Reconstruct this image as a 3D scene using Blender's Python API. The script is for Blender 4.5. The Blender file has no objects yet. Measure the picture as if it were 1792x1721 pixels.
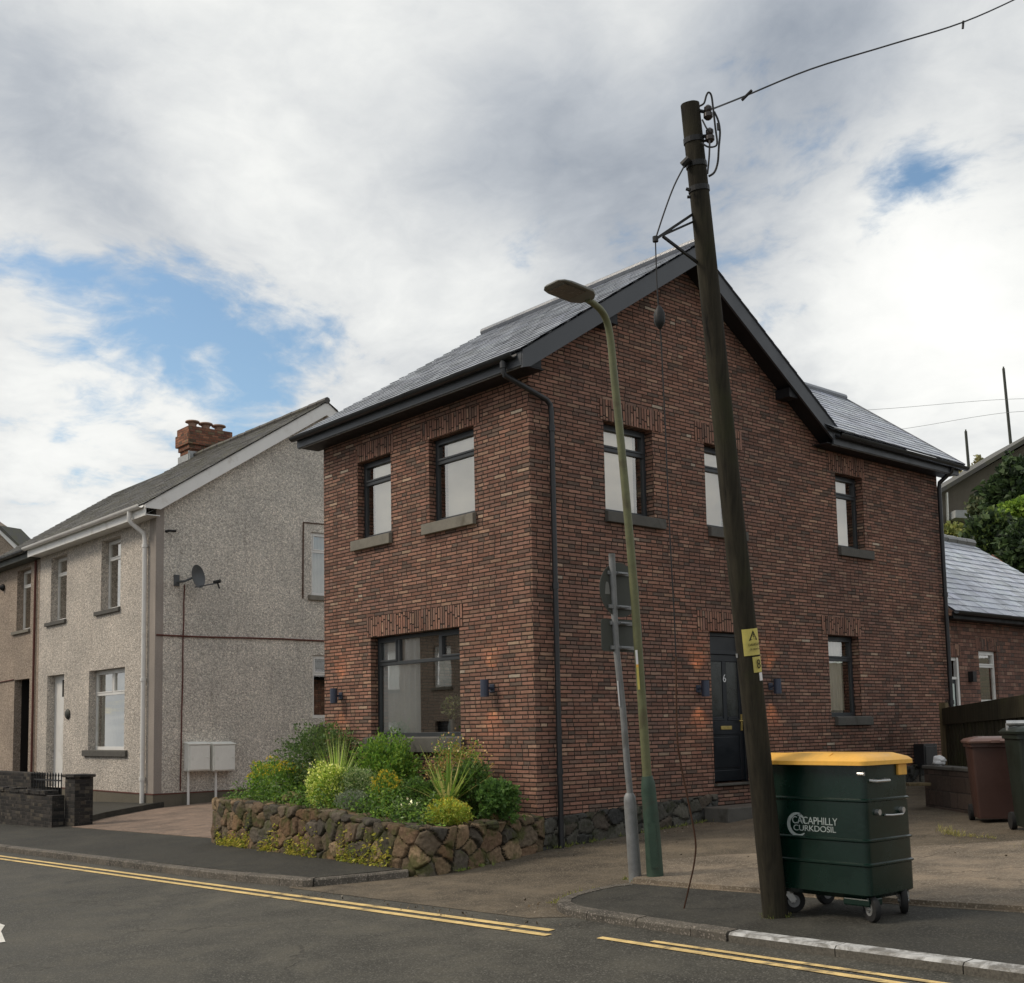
import bpy, math, random
import numpy as np
from mathutils import Vector, noise as mnoise
random.seed(7)
rs = np.random.RandomState(11)
C = bpy.context.scene.collection
sc = bpy.context.scene
V = lambda *a: np.array(a, float)

# ---------------------------------------------------------------- camera survey
IMG_W, IMG_H = 1792., 1721.
FPX, PPX, PPY = 2033.72, 847.57, 1074.45
YAW, PIT, ROL = 0.8694, 0.0986, -0.0174
CAM = V(11.00, -10.118, 2.2625)
def cam_rot():
    f = V(-math.cos(PIT)*math.sin(YAW), math.cos(PIT)*math.cos(YAW), math.sin(PIT))
    r = V(math.cos(YAW), math.sin(YAW), 0); u = np.cross(r, f)
    c, s = math.cos(ROL), math.sin(ROL)
    return np.array([c*r+s*u, -s*r+c*u, f])
RM = cam_rot()
def ray(u, v): return RM.T @ V((u-PPX)/FPX, -(v-PPY)/FPX, 1.)
def onx(u, v, x): d = ray(u, v); return CAM+d*((x-CAM[0])/d[0])
def ony(u, v, y): d = ray(u, v); return CAM+d*((y-CAM[1])/d[1])
def onz(u, v, z): d = ray(u, v); return CAM+d*((z-CAM[2])/d[2])
def atd(u, v, t): return CAM+ray(u, v)*t
G0, GX, GY = 0.707, 0.025, 0.05
def Z(x, y, h=0.): return G0+GX*x+GY*y+h
def gnd(u, v, h=0.):
    d = ray(u, v)
    return CAM+d*((G0+h+GX*CAM[0]+GY*CAM[1]-CAM[2])/(d[2]-GX*d[0]-GY*d[1]))
def depth(P): return float((RM @ (np.asarray(P, float)-CAM))[2])

# ---------------------------------------------------------------- node helper
class NT:
    def __init__(s, tree): s.t = tree; s.n = tree.nodes; s.l = tree.links
    def add(s, typ, ins=None, **props):
        nd = s.n.new(typ)
        for k, v in props.items(): setattr(nd, k, v)
        for k, v in (ins or {}).items():
            sock = nd.inputs[k]
            if isinstance(v, bpy.types.NodeSocket): s.l.new(v, sock)
            else: sock.default_value = v
        return nd
    def math(s, op, a, b=0., c=None, clamp=False):
        nd = s.n.new('ShaderNodeMath'); nd.operation = op; nd.use_clamp = clamp
        for i, v in enumerate((a, b) if c is None else (a, b, c)):
            if isinstance(v, bpy.types.NodeSocket): s.l.new(v, nd.inputs[i])
            else: nd.inputs[i].default_value = v
        return nd.outputs[0]
    def mix(s, fac, a, b, blend='MIX'):
        nd = s.n.new('ShaderNodeMix'); nd.data_type = 'RGBA'; nd.blend_type = blend
        for i, v in ((0, fac), (6, a), (7, b)):
            if isinstance(v, bpy.types.NodeSocket): s.l.new(v, nd.inputs[i])
            elif i == 0: nd.inputs[0].default_value = v
            else: nd.inputs[i].default_value = tuple(v)+((1.,) if len(v) == 3 else ())
        return nd.outputs[2]
    def noise(s, vec, scale, detail=4., rough=.55, dist=0., out=0):
        nd = s.add('ShaderNodeTexNoise', {'Scale': scale, 'Detail': detail, 'Roughness': rough, 'Distortion': dist})
        if vec is not None: s.l.new(vec, nd.inputs['Vector'])
        return nd.outputs[out]
    def ramp(s, fac, stops, interp='LINEAR'):
        nd = s.n.new('ShaderNodeValToRGB'); cr = nd.color_ramp; cr.interpolation = interp
        while len(cr.elements) < len(stops): cr.elements.new(.5)
        for e, (p, c) in zip(cr.elements, stops):
            e.position = p
            e.color = (c, c, c, 1) if isinstance(c, (int, float)) else tuple(c)+((1.,) if len(c) == 3 else ())
        s.l.new(fac, nd.inputs[0]); return nd.outputs[0]
    def sstep(s, x, a, b):
        nd = s.add('ShaderNodeMapRange', {'From Min': a, 'From Max': b}, interpolation_type='SMOOTHSTEP')
        s.l.new(x, nd.inputs[0]); return nd.outputs[0]
def material(name):
    m = bpy.data.materials.new(name); m.use_nodes = True
    nt = NT(m.node_tree); nt.n.clear()
    out = nt.add('ShaderNodeOutputMaterial')
    b = nt.add('ShaderNodeBsdfPrincipled')
    nt.l.new(b.outputs[0], out.inputs[0])
    return m, nt, b
def fin(nt, b, col, rough=.8, bump=None, bstr=.5, bdist=.01, spec=.3, metal=0.):
    for k, v in (('Base Color', col), ('Roughness', rough), ('Metallic', metal), ('Specular IOR Level', spec)):
        if isinstance(v, bpy.types.NodeSocket): nt.l.new(v, b.inputs[k])
        elif k == 'Base Color': b.inputs[k].default_value = tuple(v)+(1.,)
        else: b.inputs[k].default_value = v
    if bump is not None:
        bp = nt.add('ShaderNodeBump', {'Strength': bstr, 'Distance': bdist, 'Height': bump})
        nt.l.new(bp.outputs[0], b.inputs['Normal'])
def uvw(nt):
    u = nt.add('ShaderNodeUVMap').outputs[0]
    s = nt.add('ShaderNodeSeparateXYZ', {0: u})
    return u, s.outputs[0], s.outputs[1]
def objc(nt): return nt.add('ShaderNodeTexCoord').outputs['Object']
def colattr(nt): return nt.add('ShaderNodeVertexColor', layer_name='Col').outputs[0]

def m_simple(name, col, rough=.6, spec=.4, metal=0., var=.25, scale=6., bstr=.15, bdist=.004, attr=False, grime=None):
    m, nt, b = material(name); o = objc(nt)
    n = nt.noise(o, scale, 6., .6); n2 = nt.noise(o, scale*12, 3., .6)
    f = nt.math('ADD', nt.math('MULTIPLY', n, .7), nt.math('MULTIPLY', n2, .3))
    lo = [c*(1-var) for c in col]; hi = [min(1, c*(1+var)) for c in col]
    c = nt.ramp(f, [(.3, lo), (.7, hi)])
    if attr: c = nt.mix(1., c, colattr(nt), 'MULTIPLY')
    if grime is not None:
        g = nt.sstep(nt.noise(o, scale*.45, 5., .65, .6), .52, .72)
        gs = nt.sstep(nt.noise(o, scale*3.1, 6., .7, 1.2), .60, .68)
        c = nt.mix(nt.math('MAXIMUM', g, nt.math('MULTIPLY', gs, .5)), c, grime)
    r = nt.ramp(n, [(.3, max(0., rough-.1)), (.7, min(1., rough+.12))])
    fin(nt, b, c, r, n2, bstr, bdist, spec, metal)
    return m

def m_brick(name, W=.235, H=.054, mort=.0135, warm=1., cols=None, mortar=(.034, .025, .020)):
    m, nt, b = material(name); uv, u, v = uvw(nt)
    wob = nt.noise(uv, 9., 3.); wob2 = nt.noise(uv, 38., 3., .6)
    v1 = nt.math('ADD', v, nt.math('ADD', nt.math('MULTIPLY_ADD', wob, .010, -.005), nt.math('MULTIPLY_ADD', wob2, .009, -.0045)))
    u1 = nt.math('ADD', u, nt.math('MULTIPLY_ADD', wob2, .014, -.007))
    row = nt.math('FLOOR', nt.math('DIVIDE', v1, H))
    wn = nt.add('ShaderNodeTexWhiteNoise', {'W': row}, noise_dimensions='1D').outputs[0]
    off = nt.math('ADD', nt.math('MULTIPLY', nt.math('MODULO', nt.math('ABSOLUTE', row), 2.), .5), nt.math('MULTIPLY', wn, .22))
    ub = nt.math('ADD', nt.math('DIVIDE', u1, W), off)
    bi = nt.math('FLOOR', ub)
    idv = nt.add('ShaderNodeCombineXYZ', {0: bi, 1: row}).outputs[0]
    w1 = nt.add('ShaderNodeTexWhiteNoise', {'Vector': idv}, noise_dimensions='3D')
    r1 = w1.outputs[0]
    rs_ = nt.add('ShaderNodeSeparateColor', {0: w1.outputs[1]})
    r2, r3 = rs_.outputs[1], rs_.outputs[2]
    # some bricks are cut into a header pair
    fu = nt.math('FRACT', ub); fv = nt.math('FRACT', nt.math('DIVIDE', v1, H))
    half = nt.math('GREATER_THAN', r3, .72)
    fu2 = nt.math('FRACT', nt.math('MULTIPLY', fu, 2.))
    du = nt.math('MULTIPLY', nt.math('MINIMUM', fu, nt.math('SUBTRACT', 1., fu)), W)
    dh = nt.math('MULTIPLY', nt.math('MINIMUM', fu2, nt.math('SUBTRACT', 1., fu2)), W/2)
    du = nt.math('MINIMUM', du, nt.math('ADD', dh, nt.math('MULTIPLY', nt.math('SUBTRACT', 1., half), 1.)))
    dv = nt.math('MULTIPLY', nt.math('MINIMUM', fv, nt.math('SUBTRACT', 1., fv)), H)
    d = nt.math('MINIMUM', nt.math('MULTIPLY', du, 1.15), dv)
    face = nt.sstep(d, mort*.30, mort*.85)
    hid = nt.math('FLOOR', nt.math('MULTIPLY', fu, 2.))
    r1b = nt.math('FRACT', nt.math('ADD', r1, nt.math('MULTIPLY', nt.math('MULTIPLY', hid, half), .37)))
    cols = cols or [(0., (.235, .128, .095)), (.16, (.290, .155, .114)), (.34, (.320, .178, .130)), (.50, (.262, .150, .116)),
                    (.64, (.205, .130, .102)), (.76, (.165, .118, .095)), (.83, (.300, .180, .132)), (.92, (.350, .222, .158)), (.985, (.40, .29, .21)), (.996, (.46, .38, .30))]
    cc = nt.ramp(r1b, cols, 'CONSTANT')
    big = nt.noise(uv, .55, 5., .6)
    fine = nt.noise(uv, 120., 4., .7)
    med = nt.noise(uv, 17., 4., .65)
    cc = nt.mix(1., cc, nt.ramp(nt.math('ADD', nt.math('MULTIPLY', fine, .6), nt.math('MULTIPLY', med, .4)), [(.25, .55), (.5, .95), (.75, 1.45)]), 'MULTIPLY')
    cc = nt.mix(1., cc, nt.ramp(r2, [(0., .78), (1., 1.2)]), 'MULTIPLY')
    cc = nt.mix(1., cc, nt.ramp(big, [(.3, (.78, .80, .84)), (.7, (1.18*warm, 1.12, 1.06))]), 'MULTIPLY')
    mps = nt.add('ShaderNodeMapping', {'Vector': uv, 'Scale': (3.2, .35, 1.)})
    stk = nt.sstep(nt.noise(mps.outputs[0], 1., 6., .65, .4), .50, .76)
    cc = nt.mix(nt.math('MULTIPLY', stk, .5), cc, nt.mix(1., cc, (.50, .52, .55), 'MULTIPLY'))
    eff = nt.sstep(nt.noise(uv, 1.9, 7., .7, .8), .60, .74)
    cc = nt.mix(nt.math('MULTIPLY', eff, .30), cc, (.34, .27, .22))
    mo = nt.mix(nt.sstep(nt.noise(uv, 12., 5., .7), .52, .75), mortar, tuple(3.4*c for c in mortar))
    col = nt.mix(face, mo, cc)
    hgt = nt.math('ADD', nt.math('MULTIPLY', face, nt.math('MULTIPLY_ADD', r2, .5, .6)), nt.math('MULTIPLY', fine, .4))
    fin(nt, b, col, .88, hgt, .9, .009, .2)
    return m

def m_render(name, base, peb=True, stain=(.20, .17, .15)):
    m, nt, b = material(name); uv, u, v = uvw(nt)
    n1 = nt.noise(uv, .7, 6., .6); n2 = nt.noise(uv, 5., 5., .65)
    if peb:
        vo = nt.add('ShaderNodeTexVoronoi', {'Vector': uv, 'Scale': 46.}, feature='F1')
        vo2 = nt.add('ShaderNodeTexVoronoi', {'Vector': uv, 'Scale': 17.}, feature='F1')
        rr = nt.add('ShaderNodeSeparateColor', {0: vo.outputs['Color']}).outputs[0]
        sp = nt.ramp(rr, [(0., (.66, .63, .60)), (.3, (.86, .84, .81)), (.6, (1., .98, .96)), (.85, (1.16, 1.11, 1.06)), (1., (1.3, 1.28, 1.25))])
        gap = nt.ramp(vo.outputs['Distance'], [(.2, 1.), (.7, .62)])
        gap2 = nt.ramp(vo2.outputs['Distance'], [(.2, 1.), (.8, .75)])
        c = nt.mix(1., nt.mix(1., nt.mix(1., base, sp, 'MULTIPLY'), gap, 'MULTIPLY'), gap2, 'MULTIPLY')
        h = nt.math('SUBTRACT', 1., nt.math('ADD', vo.outputs['Distance'], nt.math('MULTIPLY', vo2.outputs['Distance'], .6)))
        bs, bd = .8, .02
    else:
        fine = nt.noise(uv, 45., 5., .7)
        sp = nt.ramp(fine, [(.3, .74), (.5, 1.), (.7, 1.2)])
        c = nt.mix(1., base, sp, 'MULTIPLY'); h = nt.math('ADD', fine, nt.noise(uv, 130., 2.)); bs, bd = .6, .008
    c = nt.mix(1., c, nt.ramp(n1, [(.3, (.80, .80, .80)), (.7, (1.1, 1.08, 1.06))]), 'MULTIPLY')
    # rain streaks: stretched noise
    mp = nt.add('ShaderNodeMapping', {'Vector': uv, 'Scale': (7., .5, 1.)})
    stx = nt.sstep(nt.noise(mp.outputs[0], 1., 5., .6), .52, .80)
    c = nt.mix(nt.math('MULTIPLY', stx, .42), c, stain)
    c = nt.mix(nt.math('MULTIPLY', nt.sstep(n2, .56, .8), .22), c, stain)
    fin(nt, b, c, .92, h, bs, bd, .15)
    return m

def m_ground(name, base, spec_col, patch, scale=1., rough=.85, crack=False, rings=False):
    m, nt, b = material(name); o = objc(nt)
    big = nt.noise(o, .23*scale, 6., .62, .4); mid = nt.noise(o, 1.7*scale, 6., .65, .3); fine = nt.noise(o, 48., 4., .75)
    gr = nt.add('ShaderNodeTexVoronoi', {'Vector': o, 'Scale': 95.}, feature='F1')
    rr = nt.add('ShaderNodeSeparateColor', {0: gr.outputs['Color']}).outputs[0]
    c = nt.mix(nt.sstep(big, .38, .66), base, patch)
    c = nt.mix(1., c, nt.ramp(mid, [(.28, (.52, .52, .52)), (.5, (.98, .98, .98)), (.72, (1.50, 1.46, 1.40))]), 'MULTIPLY')
    c = nt.mix(1., c, nt.ramp(fine, [(.3, .70), (.7, 1.3)]), 'MULTIPLY')
    c = nt.mix(nt.sstep(rr, .78, .95), c, spec_col)
    h = nt.math('ADD', nt.math('MULTIPLY', fine, .7), nt.math('MULTIPLY', rr, .5))
    # patched and worn areas
    mp = nt.add('ShaderNodeMapping', {'Vector': o, 'Scale': (.22, 1.1, 1.), 'Rotation': (0, 0, .02)})
    trk = nt.sstep(nt.noise(mp.outputs[0], 1.3, 4., .6), .5, .72)
    c = nt.mix(nt.math('MULTIPLY', trk, .35), c, tuple(1.5*x for x in base))
    if crack:
        wv = nt.add('ShaderNodeVectorMath', {0: o, 1: nt.noise(o, 2.3, 4., .6, 0., 1)}, operation='ADD').outputs[0]
        vo = nt.add('ShaderNodeTexVoronoi', {'Vector': wv, 'Scale': .42}, feature='DISTANCE_TO_EDGE')
        ck = nt.math('SUBTRACT', 1., nt.sstep(vo.outputs['Distance'], .004, .014))
        ck = nt.math('MULTIPLY', ck, nt.sstep(mid, .42, .6))
        c = nt.mix(nt.math('MULTIPLY', ck, .5), c, (.025, .023, .02))
        h = nt.math('SUBTRACT', h, ck)
    fin(nt, b, c, nt.ramp(mid, [(.3, rough-.12), (.7, rough+.06)]), h, .55, .008, .3)
    return m

def m_slate(name, base, rough=.42, moss=None, spec=.5):
    m, nt, b = material(name); o = objc(nt); uv, u, v = uvw(nt)
    n = nt.noise(o, 2.4, 6., .65); f = nt.noise(o, 40., 4., .7)
    c = nt.mix(1., base, colattr(nt), 'MULTIPLY')
    c = nt.mix(1., c, nt.ramp(f, [(.3, .75), (.7, 1.25)]), 'MULTIPLY')
    if moss: c = nt.mix(nt.math('MULTIPLY', nt.sstep(n, .44, .66), .85), c, moss)
    fin(nt, b, c, nt.ramp(n, [(.3, rough-.1), (.7, rough+.15)]), nt.math('ADD', f, n), .35, .006, spec)
    return m

def m_attr(name, rough=.75, spec=.3, bstr=.5, scale=45., bdist=.006, tint=(1, 1, 1), sub=0., moss=None, trans=0., mlo=.50):
    m, nt, b = material(name); o = objc(nt)
    f = nt.noise(o, scale, 5., .7); g = nt.noise(o, scale*.17, 5., .65)
    c = nt.mix(1., colattr(nt), tint, 'MULTIPLY')
    c = nt.mix(1., c, nt.ramp(f, [(.25, .65), (.5, 1.), (.75, 1.35)]), 'MULTIPLY')
    if moss: c = nt.mix(nt.math('MULTIPLY', nt.sstep(g, mlo, mlo+.18), .8), c, moss)
    fin(nt, b, c, rough, f, bstr, bdist, spec)
    if trans:
        tr = nt.add('ShaderNodeBsdfTranslucent', {'Color': c})
        mx = nt.add('ShaderNodeMixShader', {0: trans})
        nt.l.new(b.outputs[0], mx.inputs[1]); nt.l.new(tr.outputs[0], mx.inputs[2])
        nt.l.new(mx.outputs[0], [q for q in nt.n if q.type == 'OUTPUT_MATERIAL'][0].inputs[0])
    return m

def m_wood(name, base, dark, moss=None, rough=.85, zs=.6, xs=26.):
    m, nt, b = material(name); o = objc(nt)
    mp = nt.add('ShaderNodeMapping', {'Vector': o, 'Scale': (xs, xs, zs)})
    g = nt.noise(mp.outputs[0], 1., 6., .65, .3); big = nt.noise(o, 1.3, 5., .6)
    c = nt.ramp(g, [(.3, dark), (.5, base), (.72, tuple(1.5*x for x in base))])
    ck = nt.sstep(g, .36, .30)
    c = nt.mix(ck, c, tuple(.35*x for x in dark))
    c = nt.mix(1., c, nt.ramp(big, [(.3, .7), (.7, 1.25)]), 'MULTIPLY')
    if moss: c = nt.mix(nt.math('MULTIPLY', nt.sstep(big, .5, .7), .6), c, moss)
    fin(nt, b, c, rough, g, .8, .01, .2)
    return m

def m_glass(name, tint=(.97, .98, .97)):
    m = bpy.data.materials.new(name); m.use_nodes = True
    nt = NT(m.node_tree); nt.n.clear(); out = nt.add('ShaderNodeOutputMaterial')
    o = objc(nt)
    bp = nt.add('ShaderNodeBump', {'Strength': .05, 'Distance': .004, 'Height': nt.noise(o, 3., 2.)})
    fr = nt.add('ShaderNodeFresnel', {'IOR': 1.62, 'Normal': bp.outputs[0]})
    tr = nt.add('ShaderNodeBsdfTransparent', {'Color': tint+(1,)})
    gl = nt.add('ShaderNodeBsdfGlossy', {'Color': (1, .965, .91, 1), 'Roughness': .012, 'Normal': bp.outputs[0]})
    mx = nt.add('ShaderNodeMixShader', {0: nt.math('MULTIPLY_ADD', fr.outputs[0], 2.0, .21, clamp=True)})
    nt.l.new(tr.outputs[0], mx.inputs[1]); nt.l.new(gl.outputs[0], mx.inputs[2]); nt.l.new(mx.outputs[0], out.inputs[0])
    return m
def m_emit(name, col, st):
    m = bpy.data.materials.new(name); m.use_nodes = True
    nt = NT(m.node_tree); nt.n.clear(); out = nt.add('ShaderNodeOutputMaterial')
    e = nt.add('ShaderNodeEmission', {'Color': col+(1,), 'Strength': st}); nt.l.new(e.outputs[0], out.inputs[0]); return m

M = {}
M['brick'] = m_brick('dark_red_brick')
M['brick2'] = m_brick('red_brick_weathered', .225, .075, .010, cols=[(0., (.21, .115, .088)), (.3, (.26, .14, .105)), (.6, (.19, .108, .085)), (.8, (.30, .19, .14)), (.92, (.14, .10, .085))], mortar=(.06, .05, .042))
M['brickc'] = m_brick('chimney_brick', .225, .085, .012, cols=[(0., (.24, .105, .065)), (.35, (.30, .14, .085)), (.6, (.19, .085, .06)), (.8, (.13, .085, .06)), (.92, (.22, .16, .10))], mortar=(.10, .08, .06))
M['brickd'] = m_brick('black_garden_brick', .215, .072, .010, cols=[(0., (.035, .033, .032)), (.35, (.055, .05, .046)), (.65, (.028, .028, .028)), (.85, (.09, .08, .065))], mortar=(.05, .046, .04))
M['block'] = m_brick('brown_block', .44, .215, .012, cols=[(0., (.075, .055, .045)), (.5, (.09, .067, .055)), (.8, (.065, .05, .042))], mortar=(.05, .04, .034))
M['pebble'] = m_render('pebbledash', (.97, .935, .865))
M['smooth'] = m_render('roughcast_render', (.90, .85, .785), True, (.27, .23, .20))
M['band'] = m_render('plain_render_band', (.34, .305, .275), False, (.2, .17, .15))
M['cement'] = m_render('cement_plinth', (.16, .145, .115), False, (.07, .065, .045))
M['render2'] = m_render('tan_render', (.60, .51, .43), True, (.2, .165, .13))
M['render3'] = m_render('dull_hillside_render', (.15, .135, .11), False, (.08, .075, .06))
M['slate'] = m_slate('new_slate', (.20, .218, .25), .27, None, .9)
M['slate2'] = m_slate('pale_slate', (.36, .385, .43), .32, None, .8)
M['oldslate'] = m_slate('mossy_slate', (.095, .090, .082), .6, (.115, .112, .075), .4)
M['asphalt'] = m_ground('road_asphalt', (.060, .057, .047), (.14, .132, .112), (.080, .075, .061), 1., .78, True)
M['pave'] = m_ground('pavement_asphalt', (.036, .0345, .0285), (.085, .08, .068), (.052, .049, .040), 1.6, .86)
M['lane'] = m_ground('lane_tarmac', (.128, .104, .074), (.21, .176, .132), (.082, .067, .048), 1.5, .88)
M['apron'] = m_ground('worn_concrete', (.215, .172, .126), (.31, .262, .20), (.135, .110, .081), 1.7, .9, True)
M['drive'] = m_ground('driveway_concrete', (.215, .155, .118), (.30, .24, .19), (.165, .122, .094), 1.2, .85, True)
M['earth'] = m_ground('bare_earth', (.07, .062, .045), (.12, .1, .07), (.085, .085, .05), 1., .95)
M['soil'] = m_ground('planter_soil', (.035, .026, .018), (.07, .05, .035), (.05, .04, .026), 3., .95)
M['grass'] = m_ground('rough_grass', (.085, .11, .035), (.16, .17, .06), (.12, .13, .05), .6, .95)
M['kerb'] = m_ground('kerb_concrete', (.115, .102, .084), (.24, .21, .18), (.075, .068, .056), 2., .85)
M['kerbw'] = m_simple('kerb_worn_white', (.36, .36, .355), .7, .3, 0., .35, 5., .3, .004, False, (.15, .14, .125))
M['stone'] = m_attr('rubble_stone', .86, .25, 1., 22., .03, moss=(.070, .078, .022), mlo=.46)
M['stoned'] = m_attr('dark_plinth_stone', .8, .3, .8, 30., .018, moss=(.030, .034, .016))
M['anth'] = m_simple('anthracite_frame', (.030, .034, .038), .42, .5, 0., .12, 5., .04)
M['black'] = m_simple('black_gutter', (.016, .017, .019), .35, .5, 0., .2, 5., .05)
M['grayboard'] = m_simple('dark_grey_fascia', (.055, .060, .068), .42, .5, 0., .15, 4., .08)
M['soffit'] = m_simple('black_soffit', (.014, .014, .016), .55, .3)
M['sill'] = m_simple('stone_sill', (.20, .185, .155), .8, .2, 0., .25, 5., .3, .006, False, (.12, .11, .085))
M['silld'] = m_simple('dark_stone_sill', (.105, .100, .090), .75, .2, 0., .25, 5., .3, .006, False, (.06, .056, .045))
M['white'] = m_simple('white_plastic', (.74, .73, .70), .4, .5, 0., .06, 3., .05, .003, False, (.60, .575, .53))
M['cream'] = m_simple('cream_blind', (.93, .87, .76), .7, .2, 0., .05, 3., .05)
M['curtain'] = m_simple('white_curtain', (.94, .96, .96), .8, .2, 0., .06, 3., .05)
M['net'] = m_simple('pale_net_curtain', (.60, .68, .63), .8, .2, 0., .12, 3., .05)
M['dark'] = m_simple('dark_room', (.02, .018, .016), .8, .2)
M['glass'] = m_glass('window_glass')
M['navy'] = m_simple('navy_door', (.006, .009, .013), .38, .5, 0., .15, 3., .06)
M['brass'] = m_simple('brass', (.55, .42, .14), .38, .5, .7, .2, 20., .1)
M['chrome'] = m_simple('zinc_steel', (.5, .5, .49), .35, .5, .85, .2, 14., .1)
M['galv'] = m_simple('galvanised_steel', (.23, .235, .235), .55, .5, .35, .25, 8., .15, .003, False, (.15, .15, .14))
M['galvd'] = m_simple('dull_sign_back', (.062, .066, .056), .62, .4, .2, .2, 6., .1)
M['olive'] = m_simple('olive_paint', (.135, .140, .070), .5, .4, 0., .25, 7., .2, .004, False, (.095, .085, .045))
M['green_paint'] = m_simple('green_post_paint', (.038, .068, .048), .5, .4, 0., .25, 7., .2, .004, False, (.05, .05, .035))
M['lampgrey'] = m_simple('lantern_grey', (.20, .20, .185), .5, .4, .1, .2, 9., .15)
M['lens'] = m_simple('lantern_lens', (.16, .155, .135), .2, .6, 0., .2, 30., .1)
M['pole'] = m_wood('creosoted_pole', (.029, .025, .017), (.013, .0115, .0085), (.028, .031, .012))
M['fence'] = m_wood('dark_fence', (.052, .047, .030), (.028, .026, .018), (.05, .055, .02))
M['post'] = m_wood('pale_post', (.13, .10, .055), (.07, .055, .035), None)
M['blackmetal'] = m_simple('black_metal', (.02, .02, .02), .5, .4, .3, .3, 9., .2)
M['rubber'] = m_simple('rubber', (.018, .018, .018), .75, .3, 0., .3, 20., .2)
M['cable'] = m_simple('cable', (.035, .035, .036), .6, .3)
M['rust'] = m_simple('rusty_cable', (.085, .045, .03), .8, .2, 0., .4, 9., .3)
M['redline'] = m_simple('dull_red_cable', (.13, .055, .045), .8, .2, 0., .3, 6., .2)
M['ceramic'] = m_simple('brown_ceramic', (.03, .02, .016), .25, .6)
M['bingreen'] = m_simple('bin_green', (.0016, .015, .0095), .24, .5, 0., .25, 2.4, .06, .006, False, (.002, .011, .009))
M['binyellow'] = m_simple('bin_yellow', (.82, .44, .075), .45, .4, 0., .14, 4., .08, .003, False, (.58, .34, .085))
M['binbrown'] = m_simple('bin_brown', (.055, .026, .020), .5, .4, 0., .15, 3., .06)
M['bindark'] = m_simple('bin_dark_green', (.012, .018, .013), .5, .4, 0., .2, 3., .06)
M['binlid'] = m_simple('bin_lid_brown', (.14, .080, .064), .38, .5, 0., .15, 3., .06)
M['grylogo'] = m_simple('logo_grey', (.30, .34, .33), .6, .3, 0., .3, 26., .05)
M['signyel'] = m_simple('sign_yellow', (.55, .47, .12), .5, .4, 0., .18, 9., .05, .003, False, (.42, .36, .12))
M['ink'] = m_simple('sign_ink', (.03, .028, .012), .6, .3)
M['tag'] = m_simple('white_tag', (.72, .72, .72), .5, .4, 0., .1)
M['blue'] = m_simple('slate_blue_lamp', (.045, .055, .085), .45, .5, .2, .15, 6., .06)
M['yline'] = m_simple('yellow_line', (.70, .51, .22), .8, .3, 0., .32, 7., .3, .003, False, (.15, .12, .08))
M['wline'] = m_simple('white_marking', (.70, .68, .62), .7, .3, 0., .15, 9., .3)
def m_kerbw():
    m, nt, b = material('kerb_worn_white_top_shaded_side'); o = objc(nt)
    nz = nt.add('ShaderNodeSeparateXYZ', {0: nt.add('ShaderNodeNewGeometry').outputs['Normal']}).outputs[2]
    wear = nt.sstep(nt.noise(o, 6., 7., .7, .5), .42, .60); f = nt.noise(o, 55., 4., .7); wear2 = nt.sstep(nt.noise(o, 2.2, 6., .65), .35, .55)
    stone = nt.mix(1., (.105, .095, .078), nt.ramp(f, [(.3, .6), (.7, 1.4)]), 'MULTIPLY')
    k = nt.math('MULTIPLY', nt.math('MULTIPLY', nt.sstep(nz, .2, .6), nt.math('MULTIPLY_ADD', wear, -.75, 1.)), nt.math('MULTIPLY_ADD', wear2, .55, .45))  # upright faces go dark: shade below the top painted in, plus worn paint
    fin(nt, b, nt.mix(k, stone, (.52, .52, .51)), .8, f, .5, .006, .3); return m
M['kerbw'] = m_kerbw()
M['meter'] = m_simple('meter_box', (.78, .78, .73), .5, .4, 0., .08, 3., .1, .003, False, (.47, .48, .42))
M['dish'] = m_simple('dish_grey', (.10, .105, .11), .55, .4, .2)
M['lead'] = m_simple('lead_flashing', (.36, .37, .37), .6, .4, .1, .2)
M['pot'] = m_simple('clay_pot', (.30, .20, .15), .8, .2, 0., .25)
M['leaf'] = m_attr('leaf', .55, .35, .2, 30., .003, trans=.35, tint=(2.6, 2.6, 1.9))
M['deadleaf'] = m_attr('dead_leaf', .8, .2, .2, 30., .003)
M['bark'] = m_wood('bark', (.06, .048, .034), (.03, .024, .018), (.04, .045, .02))
M['vase'] = m_simple('vase', (.55, .55, .52), .35, .5)
M['glow'] = m_emit('lamp_glow', (1., .5, .18), 6.)

# ---------------------------------------------------------------- mesh builder
ORG = {}
def link(o): C.objects.link(o); return o
def meta(o, label=None, cat=None, group=None, kind=None):
    if label: o['label'] = label
    if cat: o['category'] = cat
    if group: o['group'] = group
    if kind: o['kind'] = kind
    return o
def thing(name, loc, label, cat, group=None):
    o = bpy.data.objects.new(name, None); o.empty_display_size = .2; link(o); o.location = tuple(loc)
    ORG[o.name] = np.array(loc, float); return meta(o, label, cat, group)

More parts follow.
